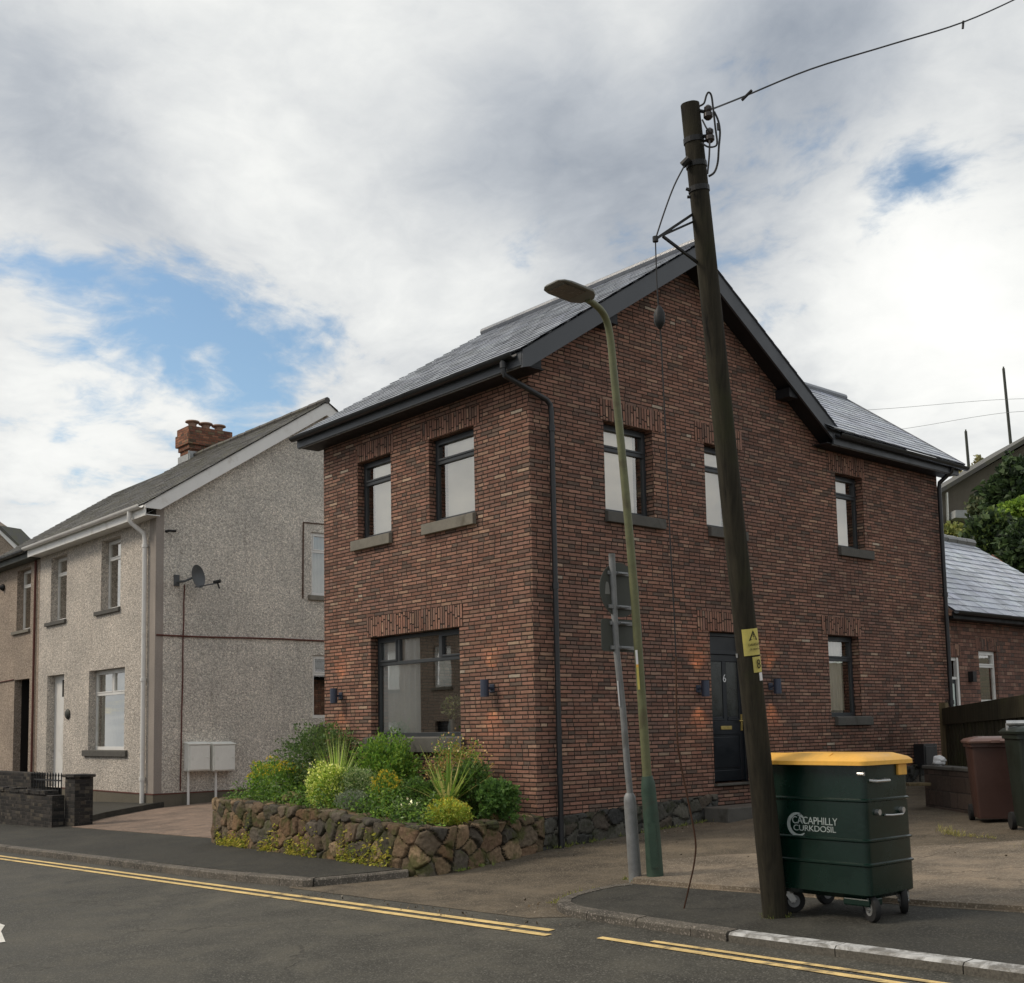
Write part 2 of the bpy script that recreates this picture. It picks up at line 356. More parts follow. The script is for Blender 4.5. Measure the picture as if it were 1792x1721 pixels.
class MB:
    def __init__(s): s.v = []; s.f = []; s.c = []; s.uv = []
    def _n(s): return len(s.v)
    def poly(s, pts, col=(1, 1, 1), uv=None):
        i = len(s.v); s.v += [tuple(map(float, p)) for p in pts]; s.f.append(tuple(range(i, i+len(pts)))); s.c.append(col); s.uv.append(uv)
    def raw(s, verts, faces, col=(1, 1, 1), cols=None):
        i = len(s.v); s.v += [tuple(map(float, p)) for p in verts]
        for k, f in enumerate(faces):
            s.f.append(tuple(i+j for j in f)); s.c.append(cols[k] if cols is not None else col); s.uv.append(None)
    def hexa(s, p, col=(1, 1, 1)):   # 8 points: bottom 0-3 ccw, top 4-7
        s.raw(p, [(3, 2, 1, 0), (4, 5, 6, 7), (0, 1, 5, 4), (1, 2, 6, 5), (2, 3, 7, 6), (3, 0, 4, 7)], col)
    def box(s, a, b, col=(1, 1, 1)):
        x0, y0, z0 = np.minimum(a, b); x1, y1, z1 = np.maximum(a, b)
        s.hexa([(x0, y0, z0), (x1, y0, z0), (x1, y1, z0), (x0, y1, z0), (x0, y0, z1), (x1, y0, z1), (x1, y1, z1), (x0, y1, z1)], col)
    def fbox(s, F, u0, u1, z0, z1, n0, n1, col=(1, 1, 1)):
        s.hexa([F(u0, z0, n0), F(u1, z0, n0), F(u1, z0, n1), F(u0, z0, n1), F(u0, z1, n0), F(u1, z1, n0), F(u1, z1, n1), F(u0, z1, n1)], col)
    def bar(s, a, b, w, h, up=(0, 0, 1), col=(1, 1, 1)):
        a = np.array(a, float); b = np.array(b, float); d = b-a; d /= np.linalg.norm(d)
        up = np.array(up, float); sd = np.cross(d, up); sd /= np.linalg.norm(sd); up = np.cross(sd, d)
        q = [(-1, -1), (1, -1), (1, 1), (-1, 1)]
        p = [a+sd*i*w/2+up*j*h/2 for i, j in q]+[b+sd*i*w/2+up*j*h/2 for i, j in q]
        s.raw(p, [(0, 1, 2, 3), (7, 6, 5, 4), (0, 4, 5, 1), (1, 5, 6, 2), (2, 6, 7, 3), (3, 7, 4, 0)], col)
    def tube(s, pts, r, n=10, cap=True, col=(1, 1, 1), jit=0.):
        pts = [np.array(p, float) for p in pts]; k = len(pts)
        r = [r]*k if np.isscalar(r) else list(r)
        vs = []; ref = None
        for i, p in enumerate(pts):
            t = pts[min(i+1, k-1)]-pts[max(i-1, 0)]; t /= np.linalg.norm(t)+1e-12
            if ref is None: ref = V(1, 0, 0) if abs(t[0]) < .8 else V(0, 1, 0)
            a = ref-t*np.dot(ref, t); a /= np.linalg.norm(a); ref = a; b = np.cross(t, a)
            for j in range(n):
                an = 2*math.pi*j/n; rr = r[i]*(1+jit*(rs.rand()-.5))
                vs.append(p+(a*math.cos(an)+b*math.sin(an))*rr)
        fs = [(i*n+j, i*n+(j+1) % n, (i+1)*n+(j+1) % n, (i+1)*n+j) for i in range(k-1) for j in range(n)]
        if cap: fs += [tuple(range(n-1, -1, -1)), tuple(range((k-1)*n, k*n))]
        s.raw(vs, fs, col)
    def prism(s, poly, off, col=(1, 1, 1)):   # extrude planar polygon by vector off
        n = len(poly); a = [np.array(p, float) for p in poly]; b = [p+np.array(off, float) for p in a]
        s.raw(a+b, [tuple(range(n-1, -1, -1)), tuple(range(n, 2*n))]+[(i, (i+1) % n, n+(i+1) % n, n+i) for i in range(n)], col)
    def lathe(s, c, prof, n=16, col=(1, 1, 1), axis=(0, 0, 1)):
        ax = np.array(axis, float); ax /= np.linalg.norm(ax)
        a = np.cross(ax, V(0, 1, 0) if abs(ax[1]) < .9 else V(1, 0, 0)); a /= np.linalg.norm(a); b = np.cross(ax, a)
        c = np.array(c, float); vs = []
        for r, h in prof:
            for j in range(n):
                an = 2*math.pi*j/n; vs.append(c+ax*h+(a*math.cos(an)+b*math.sin(an))*r)
        k = len(prof)
        fs = [(i*n+j, i*n+(j+1) % n, (i+1)*n+(j+1) % n, (i+1)*n+j) for i in range(k-1) for j in range(n)]
        fs += [tuple(range(n-1, -1, -1)), tuple(range((k-1)*n, k*n))]
        s.raw(vs, fs, col)
    def build(s, name, mat, parent=None, smooth=False, bevel=0., angle=40.):
        org = ORG.get(parent.name, V(0, 0, 0)) if parent is not None else V(0, 0, 0)
        if parent is None and s.v:
            a = np.array(s.v); org = V((a[:, 0].min()+a[:, 0].max())/2, (a[:, 1].min()+a[:, 1].max())/2, a[:, 2].min())
        me = bpy.data.meshes.new(name)
        va = np.array(s.v)-org
        me.from_pydata([tuple(p) for p in va], [], s.f)
        uvl = me.uv_layers.new(name='UVMap'); ca = me.color_attributes.new('Col', 'FLOAT_COLOR', 'CORNER')
        nl = len(me.loops); uva = np.zeros((nl, 2), 'f'); cola = np.ones((nl, 4), 'f')
        wv = np.array(s.v)
        for k, p in enumerate(me.polygons):
            idx = list(p.vertices); P = wv[idx]; Q = np.roll(P, -1, 0); n = np.cross(P-P.mean(0), Q-P.mean(0)).sum(0); n = n/(np.linalg.norm(n)+1e-12); li = range(p.loop_start, p.loop_start+p.loop_total)
            cola[p.loop_start:p.loop_start+p.loop_total, :3] = s.c[k]
            if s.uv[k] is not None:
                for q, l in enumerate(li): uva[l] = s.uv[k][q]
                continue
            if abs(n[2]) > .85: uva[list(li)] = P[:, :2]
            else:
                h = math.hypot(n[0], n[1])+1e-9
                tx, ty = abs(n[1])/h, abs(n[0])/h
                if n[0]*n[1] > 0 and min(tx, ty) > .05: tx = -tx
                uva[list(li), 0] = P[:, 0]*tx+P[:, 1]*ty; uva[list(li), 1] = P[:, 2]/max(h, .3)
        me.uv_layers['UVMap'].data.foreach_set('uv', uva.ravel()); me.color_attributes['Col'].data.foreach_set('color', cola.ravel())
        for mm in (mat if isinstance(mat, (list, tuple)) else [mat]): me.materials.append(mm)
        o = bpy.data.objects.new(name, me); link(o)
        if parent is not None: o.parent = parent
        else: o.location = tuple(org)
        ORG[o.name] = org
        if bevel:
            b = o.modifiers.new('Bevel', 'BEVEL'); b.width = bevel; b.segments = 2; b.limit_method = 'ANGLE'; b.angle_limit = math.radians(35)
        if smooth: me.shade_smooth(); me.set_sharp_from_angle(angle=math.radians(angle))
        return o

FR = lambda O, U, N: (lambda u, z, n: np.array(O, float)+np.array(U, float)*u+np.array(N, float)*n+V(0, 0, z))

def wall_grid(mb, F, u0, u1, z0, z1, openings, reveal=.14, thick=None):
    us = sorted({u0, u1, *[q for o in openings for q in o[:2]]}); zs = sorted({z0, z1, *[q for o in openings for q in o[2:4]]})
    us = [q for q in us if u0 <= q <= u1]; zs = [q for q in zs if z0 <= q <= z1]
    ins = lambda u, z: any(o[0] < u < o[1] and o[2] < z < o[3] for o in openings)
    for a, b in zip(us, us[1:]):
        for c, d in zip(zs, zs[1:]):
            if not ins((a+b)/2, (c+d)/2): mb.poly([F(a, c, 0), F(b, c, 0), F(b, d, 0), F(a, d, 0)])
    for a, b, c, d in [o[:4] for o in openings]:
        r = -reveal
        mb.poly([F(a, c, 0), F(a, d, 0), F(a, d, r), F(a, c, r)]); mb.poly([F(b, d, 0), F(b, c, 0), F(b, c, r), F(b, d, r)])
        mb.poly([F(a, d, 0), F(b, d, 0), F(b, d, r), F(a, d, r)]); mb.poly([F(b, c, 0), F(a, c, 0), F(a, c, r), F(b, c, r)])

def window(root, F, u0, u1, z0, z1, fm, set_=.12, fw=.055, trans=.28, style='one', sill=None, sillm=None, blind=None, sash=.03, sill_h=.13, sill_o=.07, label=None, bz=.075):
    """casement window: frame > panes, sill, blind"""
    n1 = -set_; n0 = n1-.06
    b = MB(); zt = z1-(z1-z0)*trans
    e = .004
    b.fbox(F, u0+e, u0+fw, z0+e, z1-e, n0, n1); b.fbox(F, u1-fw, u1-e, z0+e, z1-e, n0, n1)
    b.fbox(F, u0+fw, u1-fw, z0+e, z0+fw*1.2, n0, n1); b.fbox(F, u0+fw, u1-fw, z1-fw, z1-e, n0, n1)
    b.fbox(F, u0+fw, u1-fw, zt-fw*.45, zt+fw*.45, n0, n1+.002)
    lights = []
    if style == 'one':
        lights = [(u0+fw, u1-fw, z0+fw*1.2, zt-fw*.45, 0), (u0+fw, u1-fw, zt+fw*.45, z1-fw, 1)]
    elif style == 'wide':      # three top lights over one big pane
        a, c = u0+(u1-u0)*.25, u0+(u1-u0)*.72
        for q in (a, c): b.fbox(F, q-fw*.5, q+fw*.5, zt+fw*.45, z1-fw, n0, n1+.001)
        lights = [(u0+fw, u1-fw, z0+fw*1.2, zt-fw*.45, 0), (u0+fw, a-fw*.5, zt+fw*.45, z1-fw, 1), (a+fw*.5, c-fw*.5, zt+fw*.45, z1-fw, 0), (c+fw*.5, u1-fw, zt+fw*.45, z1-fw, 1)]
    elif style == 'two':
        a = u0+(u1-u0)*.5
        b.fbox(F, a-fw*.5, a+fw*.5, zt+fw*.45, z1-fw, n0, n1+.001)
        lights = [(u0+fw, u1-fw, z0+fw*1.2, zt-fw*.45, 0), (u0+fw, a-fw*.5, zt+fw*.45, z1-fw, 1), (a+fw*.5, u1-fw, zt+fw*.45, z1-fw, 1)]
    for (a, c, d, f, op) in lights:
        if op:
            for q in ((a, a+sash, d, f), (c-sash, c, d, f), (a+sash, c-sash, d, d+sash), (a+sash, c-sash, f-sash, f)):
                b.fbox(F, *q, n0+.01, n1+.014)
    w = b.build('window', fm, root, bevel=.004)
    if label: w['label'] = label
    for (a, c, d, f, op) in lights:
        g = MB(); k = sash if op else 0.
        g.poly([F(a+k, d+k, n1-.03), F(c-k, d+k, n1-.03), F(c-k, f-k, n1-.03), F(a+k, f-k, n1-.03)])
        g.build('pane', M['glass'], w)
    if sillm is not None:
        s_ = MB(); s0, s1 = (u0-.07, u1+.07) if sill is None else sill
        s_.hexa([F(s0, z0-sill_h, .001), F(s1, z0-sill_h, .001), F(s1, z0-sill_h, sill_o), F(s0, z0-sill_h, sill_o),
                 F(s0, z0+.012, .001), F(s1, z0+.012, .001), F(s1, z0-.006, sill_o), F(s0, z0-.006, sill_o)])
        s_.fbox(F, u0+.004, u1-.004, z0-.02, z0+.010, -set_-.02, .0)
        s_.build('sill', sillm, w, bevel=.006)
    if blind:
        l, r, m = blind
        g = MB(); g.fbox(F, u0+l, u1-r, z0+.02, z1-.02, n0-bz-.015, n0-bz); g.build('blind', m, w)
    return w

def curtain(root_w, F, u0, u1, z0, z1, n, mat, folds=9, amp=.02):
    k = folds*6; b = MB(); vs = []
    for i in range(k+1):
        t = i/k; a = amp*math.sin(t*folds*2*math.pi)+amp*.4*math.sin(t*folds*3.7+1)
        vs += [F(u0+(u1-u0)*t, z0, n+a*1.2), F(u0+(u1-u0)*t, z1, n+a)]
    b.raw(vs, [(2*i, 2*i+2, 2*i+3, 2*i+1) for i in range(k)])
    return b.build('curtain', mat, root_w, smooth=True, angle=80)

def lintel(root, F, u0, u1, z0, z1, mat, w=.056):
    b = MB(); n = max(3, int(round((u1-u0)/w))); w = (u1-u0)/n
    for i in range(n):
        a = u0+i*w+.003; c = a+w-.007; p = .006+rs.rand()*.006; o1 = rs.rand()*.012; rid = rs.randint(0, 60)*7
        h = z1-z0; hh = .235
        # brick runs upright: uv row index = brick, u along its height
        q = [(a, z0+o1*.3), (c, z0+o1*.3), (c, z1-o1), (a, z1-o1)]
        P = [F(x, z, p) for x, z in q]; B = [F(x, z, -.002) for x, z in q]
        vv = rid*.054+.0045
        U = [(rid*.4+.01, vv), (rid*.4+.01, vv+.045), (rid*.4+.225, vv+.045), (rid*.4+.225, vv)]
        mid = .9
        b.poly(P, uv=U)
        for j in range(4): b.poly([B[j], B[(j+1) % 4], P[(j+1) % 4], P[j]], uv=[U[j], U[(j+1) % 4], U[(j+1) % 4], U[j]])
    b.fbox(F, u0, u1, z0, z1, -.001, .003)
    return b.build('lintel', mat, root)

def slates(e0, e1, r0, r1, course=.2, wid=.3, thick=.010, jit=1., seed=1, shade=(.7, 1.3)):
    """slate slope between an eaves line e0-e1 and a ridge line r0-r1 (every slate a tilted piece)"""
    R_ = np.random.RandomState(seed); e0, e1, r0, r1 = [np.array(p, float) for p in (e0, e1, r0, r1)]
    L = np.linalg.norm((r0+r1)/2-(e0+e1)/2); n = max(2, int(round(L/course)))
    nrm = np.cross(e1-e0, r0-e0); nrm /= np.linalg.norm(nrm)
    if nrm[2] < 0: nrm = -nrm
    b = MB()
    P = lambda s, t: (e0*(1-s)+e1*s)*(1-t)+(r0*(1-s)+r1*s)*t
    for i in range(n):
        t0, t1 = i/n, min(1., (i+1.25)/n); Wd = np.linalg.norm(P(1, t0)-P(0, t0)); k = max(1, int(round(Wd/wid)))
        st = [0.]+[(j+.5*(i % 2)+.04*(R_.rand()-.5))/k for j in range(1 if i % 2 == 0 else 0, k) if 0 < (j+.5*(i % 2))/k < 1]+[1.]
        for a, c in zip(st, st[1:]):
            g = .0018/Wd*2; a += g; c -= g
            lift = thick*(1+jit*.5*R_.rand()); dl = jit*.003*(R_.rand()-.5); dt = .04*jit*(R_.rand()-.5)/n
            lo = [P(a, max(0, t0+dt))+nrm*(lift+dl), P(c, max(0, t0+dt))+nrm*(lift-dl)]
            hi = [P(c, t1)+nrm*.0015, P(a, t1)+nrm*.0015]
            g = R_.uniform(*shade); col = (g, g*R_.uniform(.97, 1.02), g*R_.uniform(.96, 1.04))
            b.poly([lo[0], lo[1], hi[0], hi[1]], col)
            b.poly([lo[0]-nrm*lift, lo[1]-nrm*lift, lo[1], lo[0]], col)
    u = nrm*.02
    b.poly([e0-u, r0-u, r1-u, e1-u], (.6, .6, .6))
    return b

def smooth01(x): x = np.clip(x, 0, 1); return x*x*(3-2*x)
def rubble(path, hts, thick, cell=.24, res=.016, amp=.045, pal=None, seed=3, joint=(.035, .030, .022), back=True, jw=.022, zb=None, asp=.8):
    """random-rubble wall: unrolled face + top as a Voronoi field of stones that bulge out of the joints.
    path: ground points (x,y,z) in order; hts: height at each point; the outward side is to the right of the path."""
    R_ = np.random.RandomState(seed)
    path = np.array(path, float); seg = np.linalg.norm(np.diff(path[:, :2], axis=0), axis=1); S = np.r_[0, np.cumsum(seg)]
    ns = int(S[-1]/res)+1; s = np.linspace(0, S[-1], ns)
    px = np.interp(s, S, path[:, 0]); py = np.interp(s, S, path[:, 1]); pz = np.interp(s, S, path[:, 2]); hh = np.interp(s, S, hts)
    dx = np.gradient(px); dy = np.gradient(py); l = np.hypot(dx, dy); nx, ny = dy/l, -dx/l
    k = 9; ker = np.ones(k)/k
    nx = np.convolve(np.pad(nx, k//2, 'edge'), ker, 'valid'); ny = np.convolve(np.pad(ny, k//2, 'edge'), ker, 'valid')
    l = np.hypot(nx, ny); nx /= l; ny /= l
    Hm = hh.max(); tot = Hm+thick+(Hm if back else .05); nt_ = int(tot/res)+1; t = np.linspace(0, tot, nt_)
    # stones
    pts = []
    ny_ = max(2, int(round(tot/(cell*asp)))); 
    for j in range(-1, ny_+1):
        x = -cell
        while x < S[-1]+cell:
            w = cell*R_.uniform(.5, 1.75); pts.append((x+w/2, (j+.5+R_.uniform(-.46, .46))*tot/ny_)); x += w
    pts = np.array(pts); npal = len(pal)
    pc = np.array([np.array(pal[R_.randint(npal)])*R_.uniform(.75, 1.25) for _ in pts]); pa = R_.uniform(.45, 1.2, len(pts)); tilt = R_.uniform(-.5, .5, (len(pts), 2))
    verts = np.zeros((ns, nt_, 3)); colr = np.zeros((ns, nt_, 3))
    tt = t[None, :].repeat(ns, 0); ss = s[:, None].repeat(nt_, 1)
    wob = np.array([[mnoise.noise((a*5, b*5, seed)) for b in t[::3]] for a in s[::3]])
    wob = np.repeat(np.repeat(wob, 3, 0), 3, 1)[:ns, :nt_]
    f2 = np.array([[mnoise.noise((a*21, b*21, seed+5)) for b in t] for a in s])
    qs = ss+wob*.05; qt = tt+np.roll(wob, 11, 0)*.05
    f1i = np.zeros((ns, nt_), int); F1 = np.full((ns, nt_), 9.); F2 = np.full((ns, nt_), 9.)
    for i, (a, b) in enumerate(pts):
        m0 = np.searchsorted(s, a-cell*1.8); m1 = np.searchsorted(s, a+cell*1.8)
        if m1 <= m0: continue
        d = np.hypot((qs[m0:m1]-a)*1., (qt[m0:m1]-b)*1.15)
        A, B = F1[m0:m1], F2[m0:m1]; I_ = f1i[m0:m1]
        nb = d < A; B[:] = np.where(nb, A, np.minimum(B, d)); I_[nb] = i; A[:] = np.minimum(A, d)
    e = F2-F1; bul = smooth01(e/(jw*2.3))**.7
    ou = (tilt[f1i, 0]*(qs-pts[f1i, 0])+tilt[f1i, 1]*(qt-pts[f1i, 1]))*.5
    disp = amp*(bul*(pa[f1i])+f2*.16*bul)+ou*bul*.7-amp*.55
    for i in range(ns):
        H = hh[i]; nrm = V(nx[i], ny[i], 0); base = V(px[i], py[i], pz[i])
        a = np.clip(t, 0, H); c = np.clip(t-H, 0, thick); z3 = np.clip(t-H-thick, 0, None)
        fac = smooth01((t-H+.04)/.08); bk = smooth01((t-H-thick+.04)/.08)
        nn = nrm[None]*(1-fac)[:, None]*1.+V(0, 0, 1)[None]*(fac*(1-bk))[:, None]-nrm[None]*bk[:, None]
        p = base[None]+nrm[None]*(-c)[:, None]; p[:, 2] += a-z3
        verts[i] = p+nn*disp[i][:, None]
    mix = smooth01((e-.2*jw)/(jw*1.1))[..., None]
    colr = np.array(joint)[None, None]*(1-mix)+pc[f1i]*(1+.25*f2[..., None])*mix
    b = MB(); vv = verts.reshape(-1, 3); cv = colr.reshape(-1, 3)
    fs = [(i*nt_+j, (i+1)*nt_+j, (i+1)*nt_+j+1, i*nt_+j+1) for i in range(ns-1) for j in range(nt_-1)]
    b.raw(vv, fs, cols=[tuple(cv[f[0]]) for f in fs])
    for i in (0, ns-1):   # end cap
        pl = [vv[i*nt_+j] for j in range(0, nt_, 2)]
        b.poly(pl if i == 0 else pl[::-1], tuple(cv[i*nt_+5]))
    return b

# ---- foliage
def leaves(mb, centers, size, cols, up=.35, asp=2., droop=0., outward=None, R_=rs):
    n = len(centers)
    d = R_.normal(size=(n, 3)); d /= np.linalg.norm(d, axis=1)[:, None]
    if outward is not None: d = d*.75+outward*.8
    d[:, 2] += up; d /= np.linalg.norm(d, axis=1)[:, None]
    q = R_.normal(size=(n, 3)); sd = np.cross(d, q); sd /= np.linalg.norm(sd, axis=1)[:, None]
    nn = np.cross(d, sd)
    L = size*R_.uniform(.6, 1.35, n); W = L/asp
    a = centers-d*(L/2)[:, None]; c = centers+d*(L/2)[:, None]-V(0, 0, 1)*(droop*L)[:, None]
    m = centers+nn*(L*.12)[:, None]
    l = m+sd*(W/2)[:, None]; r = m-sd*(W/2)[:, None]
    i0 = len(mb.v); P = np.stack([a, l, c, r], 1).reshape(-1, 3)
    mb.v += [tuple(p) for p in P]
    for k in range(n):
        mb.f.append((i0+4*k, i0+4*k+1, i0+4*k+2, i0+4*k+3)); mb.c.append(cols[k]); mb.uv.append(None)
def palette(pal, n, R_=rs, var=.3):
    pal = np.array(pal); i = R_.randint(0, len(pal), n); f = R_.uniform(1-var, 1+var, (n, 1))
    return [tuple(c) for c in pal[i]*f]
def blob(c, r, n, R_=rs, shell=.55, lump=.3, seed=0, zmin=None, cl=7):
    """points through an uneven ellipsoid crown made of clumps"""
    c = np.array(c, float); r = np.array(r, float)
    cd = R_.normal(size=(cl, 3)); cd /= np.linalg.norm(cd, axis=1)[:, None]
    d = R_.normal(size=(n*2, 3)); d /= np.linalg.norm(d, axis=1)[:, None]
    rad = shell+(1-shell)*R_.rand(n*2)**.6
    nv = np.array([mnoise.noise((x[0]*1.7+seed*3.1, x[1]*1.7, x[2]*1.7)) for x in d])
    nv2 = np.array([mnoise.noise((x[0]*4.3+seed*1.7, x[1]*4.3+9, x[2]*4.3)) for x in d])
    rr = rad*(1+lump*nv*1.4+lump*.9*nv2)
    keep = nv2 > -.38
    p = c+d*rr[:, None]*r; d = d[keep]; p = p[keep]
    if zmin is not None: k = p[:, 2] > zmin; p = p[k]; d = d[k]
    return p[:n], d[:n]
def stems(mb, base, tips, r=.008, col=(.10, .075, .045)):
    for t in tips:
        m = (np.array(base)+t)/2+rs.normal(size=3)*.03
        mb.tube([base, m, t], [r, r*.7, r*.35], 5, False, col)
def blades(mb, base, n, L, w, spread, cols, up=1., droop=.5, R_=rs, segs=6, lmin=.6):
    for k in range(n):
        an = R_.uniform(0, 2*math.pi); s = spread*R_.uniform(.1, 1.); l = L*R_.uniform(lmin, 1.1)
        d = V(math.cos(an)*s, math.sin(an)*s, up); d /= np.linalg.norm(d)
        sd = V(-math.sin(an), math.cos(an), 0); pts = []
        b0 = np.array(base, float)+V(math.cos(an), math.sin(an), 0)*.03*R_.rand()
        for i in range(segs+1):
            t = i/segs; p = b0+d*l*t+V(0, 0, -1)*droop*l*s*t*t
            ww = w*(.6+.8*t if t < .3 else .84*(1-t)/.7+.04)
            pts += [p-sd*ww/2, p+sd*ww/2]
        i0 = len(mb.v); mb.v += [tuple(p) for p in pts]
        cc = cols[R_.randint(len(cols))]; f = R_.uniform(.75, 1.3)
        for i in range(segs):
            mb.f.append((i0+2*i, i0+2*i+1, i0+2*i+3, i0+2*i+2)); mb.c.append(tuple(np.array(cc)*f)); mb.uv.append(None)
def text_into(parent, txt, size, O, U, N, mat, name='lettering', depth_=.002, sx=1.):
    """real lettering: a text body turned into a thin mesh on the plane O/U/up"""
    cu = bpy.data.curves.new('t', 'FONT'); cu.body = txt; cu.size = size; cu.align_x = 'CENTER'; cu.align_y = 'CENTER'; cu.extrude = depth_/2; cu.space_character = .95
    to = bpy.data.objects.new('t', cu); C.objects.link(to)
    dg = bpy.context.evaluated_depsgraph_get(); me = bpy.data.meshes.new_from_object(to.evaluated_get(dg))
    C.objects.unlink(to); bpy.data.objects.remove(to); bpy.data.curves.remove(cu)
    O, U, N = [np.array(q, float) for q in (O, U, N)]; Up = np.cross(N, U)
    b = MB(); b.raw([O+U*v.co[0]*sx+Up*v.co[1]+N*v.co[2] for v in me.vertices], [tuple(p.vertices) for p in me.polygons])
    return b.build(name, mat, parent)

# ================================================================ SETTING
def sheet(name, pts, h, mat, drop=0.):
    b = MB(); top = [(x, y, Z(x, y, h)) for x, y in pts]
    if drop: b.prism([(x, y, z-drop) for x, y, z in top], (0, 0, drop))
    else: b.poly(top)
    o = b.build(name, mat); return meta(o, kind='structure')
YK = -3.30
sheet('ground', [(-260, -200), (200, -200), (200, 300), (-260, 300)], -.06, M['earth'])
sheet('road', [(-120, -17), (120, -17), (120, -2.6), (-120, -2.6)], 0., M['asphalt'])
sheet('lane', [(-.55, -3.30), (3.4, -3.26), (4.2, -2.7), (14, -2.2), (40, -2), (40, 16), (.0, 16), (-.02, -1.2), (-.8, -1.5), (-.9, -2.8)], .004, M['lane'])
NOSE = [(3.20, -1.78), (3.10, -2.05), (3.12, -2.45), (3.24, -2.76), (3.50, -2.97), (3.89, -3.07), (4.69, -3.13), (5.48, -3.20), (9, -3.30), (40, -3.5)]
sheet('pavement', NOSE[:1]+[(x+.06, y+.05) for x, y in NOSE[1:-1]]+[(40, -3.4), (40, -.9), (20, -1.3), (6.92, -1.60), (6.2, -1.68), (4.67, -1.73), (3.8, -1.77)], .066, M['pave'], .3)
sheet('pavement', [(-90, YK+.05), (-8, YK+.05), (-.48, -3.12), (.02, -2.2), (.1, -1.7), (-.2, -.5), (-7, -.5), (-90, -.5)], .085, M['pave'], .3)
sheet('apron', [(3.18, -1.74), (2.9, -1.2), (2.42, -.42), (2.8, .1), (3.2, .42), (4.6, 1.5), (5.6, 2.45), (12, 6), (24, 7), (24, -1.1), (6.92, -1.58), (6.2, -1.66), (4.67, -1.71), (3.8, -1.75)], .068, M['apron'], .2)
sheet('apron', [(3.0, -1.25), (3.9, -.75), (5.4, -.55), (7.2, -.3), (24, .2), (24, -1.08), (6.92, -1.56), (6.2, -1.64), (4.67, -1.69), (3.8, -1.73), (3.2, -1.72)], .105, M['apron'], .25)
sheet('driveway', [(-12.72, -1.15), (-6.4, -1.2), (-5.1, -.9), (-5.0, 12), (-15.6, 12), (-15.5, 1.7), (-14.2, .1)], .095, M['drive'], .3)
sheet('forecourt', [(-30, -1.0), (-12.9, -1.0), (-14.2, .15), (-15.4, 1.75), (-15.6, 2.2), (-30, 2.2)], .22, M['pave'], .4)
def kerb(path, mat, name='kerb', w=.125, top=.094, ln=.91):
    path = np.array(path, float); seg = np.r_[0, np.cumsum(np.linalg.norm(np.diff(path, axis=0), axis=1))]
    b = MB(); n = int(seg[-1]/ln)+1; sub = 3
    for i in range(n):
        a, c = i*ln+.004, min((i+1)*ln-.004, seg[-1])
        if c-a < .05: continue
        jz = (rs.rand()-.5)*.008
        q = [np.array([np.interp(t, seg, path[:, k]) for k in (0, 1)]) for t in np.linspace(a, c, sub+1)]
        for p0, p1 in zip(q, q[1:]):
            d = (p1-p0)/np.linalg.norm(p1-p0); nn = V(-d[1], d[0])*w
            for m in (0,):
                P = [p0, p1, p1+nn, p0+nn]
                ch = .018
                T = [p0+nn/w*ch, p1+nn/w*ch, p1+nn, p0+nn]
                lo = [(x, y, Z(x, y, -.1)) for x, y in P]; mi = [(x, y, Z(x, y, top-ch+jz)) for x, y in P]; hi = [(x, y, Z(x, y, top+jz)) for x, y in T]
                b.poly([lo[0], lo[1], mi[1], mi[0]]); b.poly([mi[0], mi[1], hi[1], hi[0]]); b.poly(hi)
                b.poly([lo[1], lo[2], hi[2], hi[1], mi[1]]); b.poly([lo[3], lo[0], mi[0], hi[0], hi[3]]); b.poly([lo[2], lo[3], hi[3], hi[2]])
    return meta(b.build(name, mat), kind='structure')
# a finer nose for the kerb curve
def dense(path, n=8):
    p = [np.array(q, float) for q in path]; out = []
    for i in range(len(p)-1):
        a, b_, c, d = p[max(i-1, 0)], p[i], p[i+1], p[min(i+2, len(p)-1)]
        for t in np.linspace(0, 1, n, endpoint=False):
            out.append(.5*((2*b_)+(-a+c)*t+(2*a-5*b_+4*c-d)*t*t+(-a+3*b_-3*c+d)*t**3))
    return out+[p[-1]]
kerb(dense([(-80, YK-.05), (-40, YK-.05), (-8, YK-.05), (-3, YK-.05), (-.50, -3.22), (-.30, -3.14)], 4), M['kerb'])
kerb(dense(NOSE[:8], 8), M['kerb'], ln=.6, top=.071)
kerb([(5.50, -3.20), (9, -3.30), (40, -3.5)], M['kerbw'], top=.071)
kerb([(-.30, -3.12), (.0, -2.62), (.22, -2.2)], M['kerb'], w=.10, top=.088, ln=.6)
sheet('yellow_line', [(-60, -3.72), (-9, -3.63), (4.0, -3.51), (4.0, -3.59), (-9, -3.705), (-60, -3.79)], .006, M['yline'])
sheet('yellow_line', [(-60, -3.90), (-9, -3.80), (4.12, -3.66), (4.12, -3.74), (-9, -3.875), (-60, -3.97)], .006, M['yline'])
sheet('yellow_line', [(5.0, -3.44), (8, -3.52), (30, -3.9), (30, -3.96), (8, -3.575), (5.0, -3.495)], .006, M['yline'])
sheet('yellow_line', [(4.55, -3.53), (8, -3.655), (30, -4.05), (30, -4.12), (8, -3.725), (4.55, -3.60)], .006, M['yline'])
sheet('road_marking', [(-3.2, -6.05), (-1.30, -6.13), (-.95, -6.28), (-.26, -6.46), (-.30, -6.56), (-1.5, -6.52), (-3.2, -6.5)], .006, M['wline'])
